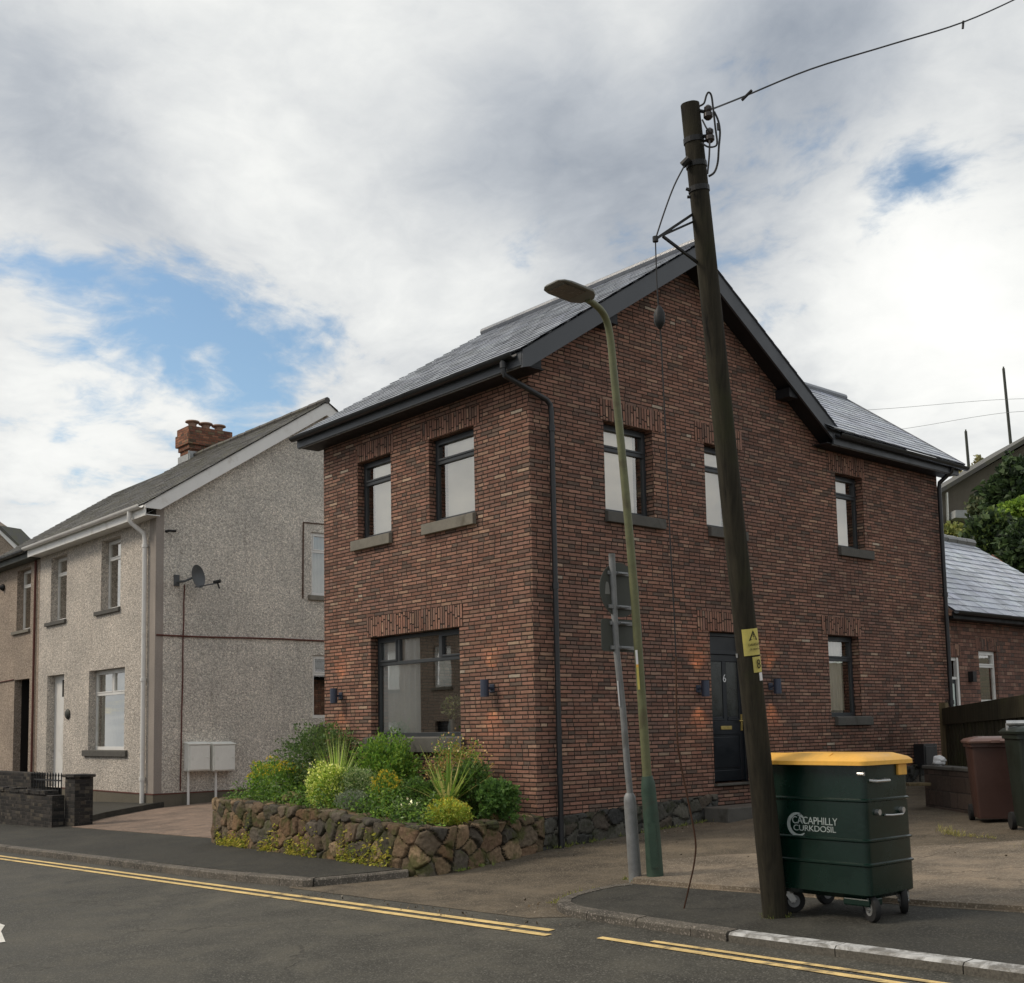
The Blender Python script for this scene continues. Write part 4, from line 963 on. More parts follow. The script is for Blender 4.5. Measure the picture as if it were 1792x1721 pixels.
b = MB(); b.tube([(XG, dc[1]-.28, dc[2]-.10), (XG+.3, dc[1]-.2, dc[2]-.10), dc+V(-.03, -.02, 0)], .03, 8); b.box((XG, dc[1]-.36, dc[2]-.20), (XG+.04, dc[1]-.22, dc[2]+.08)); b.build('bracket', M['dish'], t)
# meter boxes on legs of pipe
for k, (u0_, u1_, lab) in enumerate(((330, 370, 'pale meter box on the pebbledash gable, nearer the white downpipe'), (373, 414, 'pale meter box on the pebbledash gable, nearer the planter'))):
    xx = XG+.28; p0 = onx(u0_, 1302, xx); p1 = onx(u1_, 1349, xx)
    t = thing('meter_box', (XG, (p0[1]+p1[1])/2, p1[2]), lab, 'meter box', 'meter boxes on the grey gable wall')
    b = MB(); p0[1] += .015; p1[1] -= .02; b.box((XG+.004, p0[1], p1[2]), (xx-.03, p1[1], p0[2])); b.prism([(XG+.004, p0[1]-.01, p0[2]), (xx+.01, p0[1]-.01, p0[2]-.03), (xx+.01, p0[1]-.01, p0[2]+.0), (XG+.004, p0[1]-.01, p0[2]+.05)], (0, p1[1]-p0[1]+.02, 0)); b.build('box', M['meter'], t, bevel=.012)
    b = MB(); b.box((xx-.03, p0[1]+.03, p1[2]+.03), (xx, p1[1]-.03, p0[2]-.05)); b.tube([(xx, p1[1]-.09, (p0[2]+p1[2])/2), (xx+.015, p1[1]-.09, (p0[2]+p1[2])/2)], .022, 8); b.build('door', M['meter'], t, bevel=.008)
    b = MB(); yy = p0[1]+(.06 if k == 0 else .14); b.tube([(XG+.13, yy, p1[2]), (XG+.13, yy, Z(XG, yy, .0))], .032, 10); b.build('pipe', M['white'], t, smooth=True)
# neighbour
nb = thing('terraced_house', (-27, YG, Z(-27, YG)), 'tan rendered terraced house joined to the left of the pebbledash house', 'house')
no = [(-25.65, -24.42, 5.50, 7.38), (-25.70, -24.36, 1.2, 4.0)]
b = MB(); wall_grid(b, Fg, -29.3, -23.63, .2, 7.80, no, .45 if False else .22); b.poly([(-29.3, YG, .2), (-29.3, YG, 7.8), (-29.3, RYg, 10.9), (-29.3, 11.5, 7.8), (-29.3, 11.5, .2)]); b.poly([(-29.3, 11.5, .2), (-29.3, 11.5, 7.8), (-23.63, 11.5, 7.8), (-23.63, 11.5, .2)])
b.build('wall', M['render2'], nb)
b = slates((-27.4, EYg-.02, EZg-.05), (-23.72, EYg-.02, EZg-.05), (-29.6, RYg, RZg-.12), (-23.72, RYg, RZg-.12), .26, .34, .014, seed=14, shade=(.6, 1.2))
b2 = slates((-23.72, 11.9, 7.6), (-29.6, 11.9, 7.6), (-23.72, RYg, RZg-.12), (-29.6, RYg, RZg-.12), .4, .5, .014, seed=15)
n0 = len(b.v); b.v += b2.v; b.f += [tuple(i+n0 for i in f) for f in b2.f]; b.c += b2.c; b.uv += b2.uv
b.build('roof', M['oldslate'], nb)
b = MB(); b.box((-29.4, EYg+.05, 7.52), (-23.64, EYg+.08, 7.74)); b.box((-29.4, EYg+.08, 7.52), (-23.64, YG, 7.55)); b.build('fascia', M['galvd'], nb)
gutter(nb, (-29.5, EYg-.04, 7.76), (-23.7, EYg-.04, 7.76), .085, M['black'], (0, -1, 0))
window(nb, Fg, *no[0], M['white'], .2, .07, .27, 'one', sillm=M['sill'], sill=(-25.95, -24.40), sill_h=.10, blind=(.5, .03, M['net']))
b = MB(); b.fbox(Fg, no[1][0], no[1][1], .2, 4., -1.0, -.95); b.fbox(Fg, no[1][0], no[1][0]+.05, .2, 4., -.95, -.22); b.fbox(Fg, no[1][1]-.05, no[1][1], .2, 4., -.95, -.22); b.build('porch', M['dark'], nb)
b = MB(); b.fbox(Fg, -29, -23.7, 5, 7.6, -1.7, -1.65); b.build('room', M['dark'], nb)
pipe(nb, [(-23.9, YG-.05, 7.5), (-23.9, YG-.05, 1.)], .035, M['redline']); cable(nb, [(-29., YG-.02, 3.95), (-25.72, YG-.02, 4.02)], .018, M['redline'])
b = MB(); b.lathe(Fg(-26.9, 7.0, 0), [(.1, 0), (.12, .05), (.05, .14)], 10, axis=(0, -1, 0)); b.build('wall_light', M['blackmetal'], nb)
# far gable glimpsed at the left edge
fh = thing('far_house', atd(0, 990, 70)-V(0, 0, 4), 'distant house gable with white bargeboard at the left edge', 'house')
D = lambda u, v, d=70.: atd(u, v, d)
b = MB(); off = V(-.5, 1.4, 0)
b.prism([D(-40, 1180), D(34, 1180), D(34, 962), D(2, 934), D(-40, 905)], off); b.build('wall', M['render2'], fh)
b = MB(); b.bar(D(-40, 897, 69.9), D(3, 931, 69.9), .1, .30); b.bar(D(2, 929, 69.9), D(38, 965, 69.9), .1, .36); b.build('bargeboard', M['white'], fh)
b = MB(); k = V(0, 0, .25); b.prism([D(-2, 926, 69.8), D(40, 964, 69.8), D(40, 960, 69.8), D(0, 920, 69.8)], off); b.build('roof', M['oldslate'], fh)

# terrace across the street: the photograph shows it mirrored in the big front window
ot = thing('opposite_terrace', (-26, -19, Z(-26, -19)), 'pale rendered terrace across the street, mirrored in the big front window', 'house')
Fx = FR((0, -19, 0), (-1, 0, 0), (0, 1, 0)); wx = [q for k in range(5) for q in (11+k*6.2, 13.6+k*6.2)]
op = [(a, a+1.2, 4.0, 5.7) for a in wx]+[(a+.1, a+1.5 if i % 2 == 0 else a+1.1, .9 if i % 2 == 0 else -.5, 2.6) for i, a in enumerate(wx)]
b = MB(); wall_grid(b, Fx, 9.5, 41, -2.5, 6.4, op, .15); b.poly([Fx(9.5, -2.5, 0), Fx(9.5, 6.4, 0), Fx(9.5, 9.2, -4), Fx(9.5, 6.4, -8), Fx(9.5, -2.5, -8)]); b.build('wall', M['render2'], ot)
b = MB(); b.poly([Fx(9.3, 6.3, .3), Fx(41, 6.3, .3), Fx(41, 9.3, -4), Fx(9.3, 9.3, -4)]); b.poly([Fx(9.3, 6.3, -8.3), Fx(41, 6.3, -8.3), Fx(41, 9.3, -4), Fx(9.3, 9.3, -4)]); b.build('roof', M['oldslate'], ot)
for i, o in enumerate(op):
    if i == 11 or (i > 10 and i % 2 == 1):
        b = MB(); b.fbox(Fx, *o, -.2, -.15); b.build('door', M['white' if i % 4 == 1 else 'navy'], ot)
    else: window(ot, Fx, *o, M['white'], .1, .09, .3, 'one', sillm=M['sill'], blind=(.1, .1, M['net']))

# ---- dark garden wall with railings in front of the grey house
SWX = -12.72; sy1 = onx(163, 1400, SWX)[1]; wt = onx(112, 1357, SWX)[2]
gwt = thing('garden_wall', (-14.5, -1.1, Z(-14.5, -1.1)), 'dark brick garden wall with tall end pier beside the driveway', 'wall')
b = MB(); zb = Z(-13, -1)-.2
b.box((SWX-.55, -1.1, zb), (SWX, sy1, wt-.06)); b.build('pier', M['brickd'], gwt, bevel=.01)
b = MB(); b.box((SWX-.60, -1.15, wt-.06), (SWX+.04, sy1+.04, wt)); b.build('coping', M['brickd'], gwt, bevel=.015)
lw = ony(90, 1392, -1.3)[2]
b = MB(); b.box((-27, -1.36, zb-.4), (SWX-.55, -1.1, lw)); 
for k in range(40):
    x = -26.8+k*.33; b.box((x, -1.39+rs.rand()*.03, lw+.001), (x+.31, -1.08, lw+.05+rs.rand()*.05))
b.build('low_wall', M['brickd'], gwt, bevel=.008)
xr = ony(62, 1390, -.9)[0]
b = MB(); b.box((-27, -1.0, zb-.4), (xr-.02, -.7, ony(30, 1352, -1.)[2])); b.build('back_pier', M['brickd'], gwt, bevel=.01)
gt = thing('railing_gate', (-15, -.95, lw), 'small black metal railing gate behind the dark garden wall', 'gate')
x0, x1 = xr+.05, ony(107, 1390, -.95)[0]; z0, z1 = Z(-15, -1, .25), ony(85, 1354, -.95)[2]
b = MB()
for z in (z0+.08, z1-.14): b.bar((x0, -.95, z), (x1, -.95, z), .03, .03)
b.build('rail', M['blackmetal'], gt)
nbar = 11
for k in range(nbar):
    x = x0+(x1-x0)*k/(nbar-1); b = MB(); b.tube([(x, -.95, z0), (x, -.95, z1-.06), (x, -.95, z1-.03), (x, -.95, z1+.03)], [.014, .014, .024, .004], 6); b.build('bar', M['blackmetal'], gt)

# ================================================================ STONE PLANTER
FL, FRt, CC = gnd(370, 1475, .08), gnd(735, 1525, .08), gnd(790, 1528)
pl = thing('stone_planter', (-3, -1, Z(-3, -1)), 'rubble stone planter wall along the front of the brick house', 'planter')
PAL = [(.17, .118, .074), (.13, .095, .062), (.21, .145, .088), (.105, .088, .068), (.20, .125, .068), (.15, .115, .08), (.08, .07, .056), (.26, .185, .112), (.155, .10, .062)]
p_ = [(-5.75, 1.6), (FL[0], FL[1]+.25), (FL[0]+.18, FL[1]-.03), (-3.0, -1.86), (-.9, -2.07), (.02, -2.13), (.30, -2.11), (.42, -1.98), (.43, -1.7), (.36, -1.2), (.22, -.6), (.07, .02)]
q_ = dense(p_[1:-1], 5); q_ = [np.array(p_[0])]+q_+[np.array(p_[-1])]
ph = []
for x, y in q_:
    gz_ = Z(x, y, -.02); top = 1.235 if x < -2 else 1.235-.10*min(1, (x+2)/2.4)
    ph.append(top-gz_)
rubble([(x, y, Z(x, y, -.02)) for x, y in q_], ph, .34, .235, .0145, .05, PAL, 21, (.030, .025, .017), True, .020, asp=.78).build('wall', M['stone'], pl, smooth=True, angle=70)
b = MB(); b.poly([(x+.18*(1 if x < -5 else 0), y+.17, 1.13) for x, y in q_[1:-4]]+[(.03, -1.4, 1.10), (-.02, -.02, 1.10), (-5, -.02, 1.13), (-5.6, .8, 1.13)]); b.build('soil', M['soil'], pl)

GR = 'plants in the stone planter'
def pxm(P): return FPX/depth(P)     # photo pixels per metre there
G_ = dict(dk=[(.03, .055, .02), (.045, .075, .025), (.06, .095, .03), (.035, .06, .028)],
          mid=[(.05, .10, .025), (.075, .135, .03), (.10, .165, .035), (.04, .08, .02)],
          lime=[(.15, .20, .04), (.20, .25, .06), (.11, .16, .03), (.26, .28, .09)],
          grey=[(.12, .155, .10), (.17, .20, .135), (.08, .115, .065), (.22, .245, .17)],
          gold=[(.25, .19, .025), (.31, .22, .03), (.20, .18, .03), (.14, .15, .03)],
          brown=[(.17, .115, .045), (.13, .12, .04), (.10, .12, .035), (.22, .16, .07)],
          blue=[(.09, .105, .10), (.12, .14, .135), (.07, .085, .075)])
def plant(name, label, cat, u0, u1, v0, v1, y, pal, n, size, asp=2., flow=None, sd=1, lump=.3, shell=.45, up=.35, cl=8, out=.8, dp=.8):
    """a bush filling photo width u0..u1 and height v0..v1 at garden line y; grows from the soil"""
    c = ony((u0+u1)/2, (v0+v1)/2, y); k = pxm(c); rx = 1.13*(u1-u0)/2/k; rz = 1.10*(v1-v0)/2/k; n = int(n*1.3)
    R_ = np.random.RandomState(sd); zb = min(c[2]-rz*.9, 1.16)
    t = thing(name, (c[0], c[1], 1.12), label, cat, GR)
    p, d = blob(c, (rx, rx*dp, rz), n, R_, shell, lump, sd, zb-.05)
    b = MB(); leaves(b, p, size, palette(pal, len(p), R_), up, asp, .1, d*out, R_)
    for k_ in range(int(16*lump/.25)):   # long shoots that break the outline
        an = R_.uniform(0, 2*math.pi); el = R_.uniform(-.1, 1.); dv = V(math.cos(an)*math.cos(el), math.sin(an)*math.cos(el)*dp, math.sin(el)); e0 = c+dv*V(rx, rx, rz)*.75; L_ = R_.uniform(.10, .30)*(rx+rz)
        m_ = 16; tt_ = np.linspace(0, 1, m_)[:, None]; q_ = e0+dv*L_*tt_*V(1, 1, .8)+V(0, 0, .25*L_)*tt_-V(0, 0, .3*L_)*tt_**2+R_.normal(size=(m_, 3))*size*.35
        leaves(b, q_, size*.9, palette(pal, m_, R_), up, asp, .1, np.tile(dv, (m_, 1))*.6, R_)
    stems(b, (c[0], c[1], 1.10), [q for q in p[:14]], .006); b.build('foliage', M['leaf'], t)
    if flow:
        fp, fn, fs, top = flow; q, d = blob(c, (rx*1.02, rx*dp*1.02, rz*1.04), int(fn*3), R_, .93, lump, sd, c[2]-rz*.9)
        kk = (q[:, 2]-c[2])/rz-(q[:, 0]-c[0])/rx*.12 > top-.25*R_.rand(len(q)); q = q[kk][:fn]; d = d[kk][:fn]
        f = MB(); leaves(f, q, fs, palette(fp, len(q), R_, .2), .5, 1.2, 0, d, R_); meta(f.build('flowers', M['leaf'], t), kind='stuff')
    return t
plant('flowering_shrub', 'rounded shrub topped with golden flowers at the left end of the planter', 'shrub', 430, 540, 1336, 1402, -.9, G_['mid']+G_['lime'][:1], 3600, .045, 1.7, (G_['gold'], 700, .030, .45), 31, .30, .5)
plant('dark_shrub', 'tall grey-green shrub behind the golden shrub, against the house corner', 'shrub', 490, 640, 1274, 1382, -.38, G_['dk']+G_['grey'][2:3], 4600, .058, 2.4, None, 32, .34, .4)
plant('variegated_shrub', 'pale yellow-green variegated shrub in the middle of the planter', 'shrub', 535, 610, 1342, 1422, -1.45, G_['lime']+[(.40, .40, .2)], 2600, .042, 1.8, ([(.45, .43, .2), (.5, .5, .32)], 240, .03, .0), 33, .25, .45)
plant('silver_shrub', 'silvery grey-green fine-leaved shrub right of the variegated one', 'shrub', 580, 668, 1342, 1420, -1.15, G_['grey']+G_['mid'][:1], 3200, .048, 3.2, None, 34, .3, .4, .6)
plant('green_shrub', 'bright green leafy shrub below the big window', 'shrub', 622, 735, 1296, 1398, -.55, G_['mid']+G_['lime'][2:3], 4600, .060, 2., None, 35, .4, .35, .5)
plant('flowering_shrub', 'rounded mound with orange-yellow flowers in front of the green shrub', 'shrub', 646, 716, 1362, 1424, -1.35, G_['mid']+G_['gold'][3:], 2600, .038, 1.7, (G_['gold'], 560, .028, .3), 36, .30, .5)
plant('low_shrub', 'dark green mound between the orange mound and the spiky plant', 'shrub', 698, 765, 1362, 1428, -1.2, G_['dk']+G_['mid'][:2], 2400, .04, 1.8, None, 37, .25, .5)
plant('wispy_shrub', 'wispy bronze-green shrub behind the spiky plant', 'shrub', 752, 848, 1298, 1402, -.45, G_['brown']+G_['mid'][:2], 1700, .045, 2.2, ([(.42, .34, .24), (.3, .2, .12)], 160, .03, -.2), 38, .45, .3)
plant('dark_shrub', 'dark green upright shrub right of the spiky plant', 'shrub', 790, 862, 1335, 1424, -.7, G_['dk']+G_['mid'][:1], 2600, .05, 2., None, 39, .3, .45)
plant('leafy_shrub', 'fresh green leafy shrub at the right end of the planter', 'shrub', 838, 905, 1372, 1432, -.75, [(.034, .070, .020), (.050, .092, .026), (.026, .055, .018)], 1800, .058, 1.7, None, 40, .55, .3)
plant('low_mound', 'low yellow-green mound on the front right edge of the planter', 'ground cover', 744, 826, 1402, 1444, -1.45, G_['lime']+G_['gold'][2:], 2400, .04, 2.6, (G_['gold'], 240, .028, .4), 41, .34, .45)
plant('blue_plant', 'low blue-grey feathery plant at the front of the planter', 'plant', 588, 645, 1384, 1422, -1.62, G_['blue'], 1300, .05, 5., None, 42, .25, .4, .7)
plant('edging_plant', 'small dark trailing plant on the planter edge below the orange mound', 'plant', 690, 750, 1402, 1436, -1.55, G_['dk']+G_['grey'][2:3], 700, .035, 1.8, ([(.75, .6, .6), (.8, .75, .72)], 9, .045, .2), 44, .3, .3)
R_ = np.random.RandomState(61); b = MB(); P = []; sz_ = []
for k_ in range(17000):
    x = R_.uniform(-5.7, .25); f_ = R_.rand(); yf = FL[1]+(FRt[1]-FL[1])*(x-FL[0])/(FRt[0]-FL[0]); y = yf+.10+f_*(abs(yf)-.2)
    d_ = mnoise.noise((x*1.9, y*2.3, 4.)); h = .14+.55*max(0, d_+.25)*(1-.1*f_); 
    if d_ < -.32 or (y > yf+.45 and x > -.2): continue
    P.append((x+R_.normal()*.02, y-.10*max(0, d_), 1.13+h*R_.rand()**.7-.05))
P = np.array(P); leaves(b, P, .052, palette(G_['mid']+G_['mid']+G_['dk']+G_['grey'][:1]+G_['lime'][2:3], len(P), R_), .45, 2.2, .15, None, R_)
meta(b.build('ground_cover', M['leaf']), 'low tangled ground cover between the shrubs of the stone planter', 'ground cover', None, 'stuff')
c = ony(783, 1412, -1.05)
t = thing('spiky_plant', c, 'spiky long-bladed plant in the right half of the planter', 'plant', GR)
b = MB(); blades(b, c, 74, .82, .052, 1.7, [(.085, .135, .03), (.12, .17, .045), (.16, .19, .065), (.06, .10, .022), (.22, .20, .10)], .66, .14, np.random.RandomState(5), 6, .55); b.build('blades', M['leaf'], t)
c = ony(590, 1396, -1.25)
t = thing('grass_clump', c, 'clump of tall grass blades behind the variegated shrub', 'grass clump', GR)
b = MB(); blades(b, c, 300, 1.0, .013, 1.1, [(.11, .18, .035), (.16, .23, .05), (.22, .27, .09), (.30, .32, .17)], 1., .45, np.random.RandomState(6), 7, .5); b.build('blades', M['leaf'], t)
# mossy boulder and old stone post
c = ony(514, 1400, -1.35); b = MB(); n = 22; vs = []; fs = []
for i in range(n+1):
    for j in range(n):
        th = math.pi*i/n; ph_ = 2*math.pi*j/n; d = V(math.sin(th)*math.cos(ph_), math.sin(th)*math.sin(ph_), math.cos(th)); r = 1+.3*mnoise.noise(tuple(d*1.6+3))+.12*mnoise.noise(tuple(d*5))
        vs.append(c+d*r*V(.20, .15, .10)+V(0, 0, .02))
fs = [(i*n+j, (i+1)*n+j, (i+1)*n+(j+1) % n, i*n+(j+1) % n) for i in range(n) for j in range(n)]
b.raw(vs, fs, (.20, .18, .07)); meta(b.build('mossy_boulder', M['stone'], smooth=True, angle=70), 'yellow mossy boulder on the planter between the golden and variegated shrubs', 'boulder')
c = ony(558, 1330, .9); zt = ony(558, 1268, .9)[2]
b = MB(); b.lathe((c[0], c[1], Z(c[0], c[1])), [(.16, 0), (.15, .4), (.145, zt-Z(c[0], c[1])-.12), (.12, zt-Z(c[0], c[1])-.04), (.05, zt-Z(c[0], c[1]))], 12, (.05, .042, .036)); meta(b.build('stone_post', M['stoned'], smooth=True), 'dark round-topped post behind the shrubs at the brick house corner', 'post')
# moss and creeping weeds along the foot of the planter
b = MB(); R_ = np.random.RandomState(9); P = []; 
for k in range(2600):
    s = R_.rand(); 
    if mnoise.noise((s*9., 2.2, 0)) < -.05 or s < .06: continue
    x = FL[0]+(FRt[0]+.25-FL[0])*s; y = FL[1]+(FRt[1]-FL[1])*s-.055-abs(R_.normal())*.03; h = abs(R_.normal())*(.05+.18*max(0, mnoise.noise((s*14, 7, 1))+.15)+.10*s)
    P.append((x+R_.normal()*.02, y, Z(x, y, .085)+h))
P = np.array(P); leaves(b, P, .042, palette([(.15, .15, .03), (.20, .19, .04), (.10, .12, .03), (.24, .20, .06)], len(P)), .2, 1.5, .2, np.tile(V(0, -1, .2), (len(P), 1)))
meta(b.build('moss', M['leaf']), 'yellow-green moss and creepers along the foot of the stone planter', 'moss', None, 'stuff')
def tufts(name, label, pts, n, L, pal, seed):
    b = MB(); R_ = np.random.RandomState(seed)
    for k in range(n):
        i = R_.randint(len(pts)-1); t = R_.rand(); p = np.array(pts[i])*(1-t)+np.array(pts[i+1])*t; p = p+R_.normal(size=2)*.05
        if mnoise.noise((p[0]*1.6, p[1]*1.6, seed)) < -.12: continue
        base = (p[0], p[1], Z(p[0], p[1], .02)); blades(b, base, R_.randint(4, 10), L*R_.uniform(.5, 1.2), .008, .9, pal, .9, .5, R_, 3, .4)
    return meta(b.build(name, M['leaf']), label, 'weeds', None, 'stuff')
tufts('weeds', 'grass weeds along the lane edge and the concrete slabs', [(2.5, -.48), (2.9, -1.2), (3.2, -1.66), (3.9, -1.70), (4.7, -1.69)], 170, .07, [(.12, .13, .04), (.17, .15, .06), (.09, .11, .03)], 3)
tufts('weeds', 'grass weeds along the foot of the brick house plinth', [(.13, .1), (.14, 1.6), (.14, 3.3)], 120, .07, [(.07, .085, .03), (.10, .11, .04)], 4)
tufts('weeds', 'grass weeds behind the green container bin', [(5.3, 1.4), (5.5, 2.2), (4.2, 2.6), (3.6, 3.2)], 160, .08, [(.11, .105, .05), (.15, .13, .065)], 6)
tufts('weeds', 'grass weeds beside the driveway and the garden wall', [(-12.65, -1.0), (-13.3, -.3), (-14.2, .3), (-15.2, 1.6)], 120, .10, [(.05, .06, .025), (.08, .09, .04)], 7)
tufts('weeds', 'small weeds at the rounded kerb end', [(3.06, -1.9), (3.02, -2.3), (3.12, -2.7)], 60, .06, [(.10, .11, .035), (.13, .12, .05)], 8)
tufts('weeds', 'green weeds at the foot of the stone planter lane side', [(.52, -1.75), (.36, -1.), (.14, -.1)], 90, .06, [(.07, .10, .03), (.10, .12, .04)], 9)
def ring(P, r): return [(P[0]+math.cos(a)*r, P[1]+math.sin(a)*r) for a in np.linspace(0, 2*math.pi, 12)]
for q_, lab, sd_k in ((gnd(1357, 1604, .066), 'tufts of weeds round the foot of the telegraph pole', 12), (gnd(1147, 1540, .066), 'tufts of weeds round the foot of the street lamp', 13), (gnd(1112, 1540, .066), 'tufts of weeds round the foot of the sign post', 14)):
    b = MB(); R_ = np.random.RandomState(sd_k); rr_ = ring(q_, .10)
    for k in range(26):
        p = rr_[R_.randint(12)]; p = (p[0]+R_.normal()*.02, p[1]+R_.normal()*.02); blades(b, (p[0], p[1], Z(p[0], p[1], .062)), R_.randint(3, 7), .055*R_.uniform(.5, 1.3), .008, 1., [(.08, .09, .03), (.12, .11, .045), (.06, .075, .025)], .8, .5, R_, 3, .4)
    meta(b.build('weeds', M['leaf']), lab, 'weeds', None, 'stuff')
# fallen leaves and grit in the gutter and on the lane
b = MB(); R_ = np.random.RandomState(17); P = []
for k in range(230):
    q = R_.rand()
    if q < .35: x, y = R_.uniform(-.5, 4.2), -3.35-abs(R_.normal())*.12; h = .012
    elif q < .6: x, y = 3.05+R_.normal()*.12, -2.2+R_.normal()*.5; h = .014
    elif q < .8: x, y = .25+abs(R_.normal())*.25, R_.uniform(-1.2, 3.2); h = .014
    else: x, y = R_.uniform(1, 6), R_.uniform(-1.5, 3); h = .012 if x < 2.3 or y > .5*x else .112
    P.append((x, y, Z(x, y, h)))
P = np.array(P); leaves(b, P, .028, palette([(.15, .11, .065), (.19, .15, .10), (.09, .07, .045), (.26, .22, .17)], len(P)), .1, 1.5); meta(b.build('litter', M['deadleaf']), 'scattered dead leaves and grit on the lane', 'litter', None, 'stuff')

# ================================================================ STREET FURNITURE
# ---- leaning telegraph pole
PB = gnd(1357, 1604, .066); dP = depth(PB)
T_ = lambda u, v, d=0.: atd(u, v, dP+d)
tp = thing('telegraph_pole', PB, 'weathered leaning wooden telegraph pole beside the green container bin', 'telegraph pole')
PT = T_(1207.5, 183); b = MB(); n = 26; vs = []; k = 44; ax = (PT-PB)/np.linalg.norm(PT-PB)
e1 = np.cross(ax, V(0, 1, 0)); e1 /= np.linalg.norm(e1); e2 = np.cross(ax, e1)
PB2 = PB-ax*.4
for i in range(k+1):
    t = i/k; c = PB2*(1-t)+PT*t; r = .098*(1-t)+.072*t
    for j in range(n):
        an = 2*math.pi*j/n; rr = r*(1+.045*mnoise.noise((math.cos(an)*1.3, math.sin(an)*1.3, t*3))+.03*mnoise.noise((math.cos(an)*6, math.sin(an)*6, t*2.)))
        vs.append(c+(e1*math.cos(an)+e2*math.sin(an))*rr)
fs = [(i*n+j, i*n+(j+1) % n, (i+1)*n+(j+1) % n, (i+1)*n+j) for i in range(k) for j in range(n)]+[tuple(range(k*n, k*n+n))]
b.raw(vs, fs); b.build('pole', M['pole'], tp, smooth=True)
def pt_(t): return PB+(PT-PB)*t
def part(root, name, mat, fn, **kw): b = MB(); fn(b); return b.build(name, mat, root, **kw)
def insul(u, v):
    c = T_(u, v, -.06)
    part(tp, 'insulator', M['ceramic'], lambda b: b.lathe(c, [(.022, -.06), (.036, -.045), (.036, -.015), (.022, -.005), (.03, .01), (.03, .035), (.016, .05)], 12), smooth=True)
insul(1239, 196); insul(1242, 236)
part(tp, 'insulator_bracket', M['blackmetal'], lambda b: (b.tube([T_(1216, 193), T_(1239, 197, -.06)], .014, 6), b.tube([T_(1219, 240), T_(1242, 238, -.06)], .014, 6), b.tube([T_(1219, 249), T_(1240, 246, -.05)], .010, 6)))
part(tp, 'band', M['blackmetal'], lambda b: [b.tube([pt_(t)-ax*.02, pt_(t)+ax*.02], r, 20) for t, r in ((.955, .080), (.925, .081), (.895, .082))])
part(tp, 'cable_loop', M['cable'], lambda b: (
    b.tube(dense([T_(1224, 186, -.08), T_(1232, 181, -.1), T_(1236, 168, -.1), T_(1240, 162, -.1), T_(1245, 168, -.1), T_(1248, 190, -.1), T_(1252, 225, -.1), T_(1255, 250, -.1), T_(1250, 257, -.1), T_(1238, 257, -.1), T_(1228, 250, -.08)], 4), .0075, 6),
    b.tube(dense([T_(1250, 196, -.1), T_(1257, 212, -.1), T_(1260, 232, -.1), T_(1258, 258, -.1), T_(1256, 285, -.1), T_(1250, 302, -.1), T_(1240, 309, -.08)], 4), .0085, 6),
    b.tube(dense([T_(1242, 246, -.1), T_(1241, 275, -.1), T_(1238, 305, -.08)], 4), .0075, 6),
    b.tube(dense([T_(1229, 210, -.08), T_(1236, 224, -.1), T_(1241, 230, -.1)], 4), .007, 6), b.tube([T_(1257, 216, -.1), T_(1258, 228, -.1)], .014, 6)), smooth=True)
part(tp, 'clamp', M['blackmetal'], lambda b: (b.tube([T_(1194, 290, -.05), T_(1206, 278, -.07)], .03, 8), b.tube([T_(1201, 331, -.06), T_(1208, 333, -.07)], .014, 6), b.tube([T_(1203, 345, -.06), T_(1209, 345, -.07)], .012, 6)))
TIP = T_(1147, 419, -.25)
part(tp, 'bracket', M['blackmetal'], lambda b: (b.bar(TIP, T_(1214, 374), .02, .02), b.bar(T_(1160, 412, -.2), T_(1214, 388), .016, .016), b.bar(T_(1160, 414, -.2), T_(1222, 461), .018, .018), b.tube([TIP-V(0, 0, .02), TIP+V(0, 0, .02)], .022, 8)))
part(tp, 'stay_wire', M['cable'], lambda b: b.tube(dense([T_(1198, 290, -.07), T_(1180, 325, -.12), T_(1163, 370, -.2), TIP], 5), .006, 6), smooth=True)
# hazard signs curved round the pole: built on its camera-facing side
vd = CAM-PB; vd[2] = 0; vd /= np.linalg.norm(vd); vd -= ax*np.dot(vd, ax); vd /= np.linalg.norm(vd); sdv = np.cross(ax, vd)
def on_pole(t0, t1, a0, a1, r, seg=10):
    b = MB(); p0, p1 = pt_(t0), pt_(t1)
    for i in range(seg):
        q = []
        for a in (a0+(a1-a0)*i/seg, a0+(a1-a0)*(i+1)/seg):
            d = sdv*math.sin(a)+vd*math.cos(a); q.append(d)
        b.poly([p0+q[0]*r, p0+q[1]*r, p1+q[1]*r, p1+q[0]*r])
        b.poly([p0+q[0]*(r-.004), p1+q[0]*(r-.004), p1+q[1]*(r-.004), p0+q[1]*(r-.004)])
    return b
def tv(v): return (1604-v)/(1604-183.)
r0 = .092
ys = on_pole(tv(1147), tv(1101), -.30, 1.28, r0+.003).build('hazard_sign', M['signyel'], tp, smooth=True); ORG[ys.name] = ORG[tp.name]
ts = on_pole(tv(1177), tv(1150), .35, 1.30, r0+.003).build('pole_sign', M['signyel'], tp, smooth=True); ORG[ts.name] = ORG[tp.name]
on_pole(tv(1192), tv(1178), .85, 1.28, r0+.003).build('number_tag', M['tag'], tp, smooth=True)
on_pole(tv(1149), tv(1142), -1.3, -.95, r0+.002).build('small_plate', M['galv'], tp, smooth=True)
am = .58; dmid = sdv*math.sin(am)+vd*math.cos(am); ud = np.cross(ax, dmid)
def strip(b, t0, t1, a0, a1, r):
    bb = on_pole(t0, t1, a0, a1, r, 4); n0 = len(b.v); b.v += bb.v; b.f += [tuple(i+n0 for i in f) for f in bb.f]; b.c += bb.c; b.uv += bb.uv
b = MB(); rr = r0+.006
A = lambda a, v: pt_(tv(v))+(sdv*math.sin(a)+vd*math.cos(a))*rr
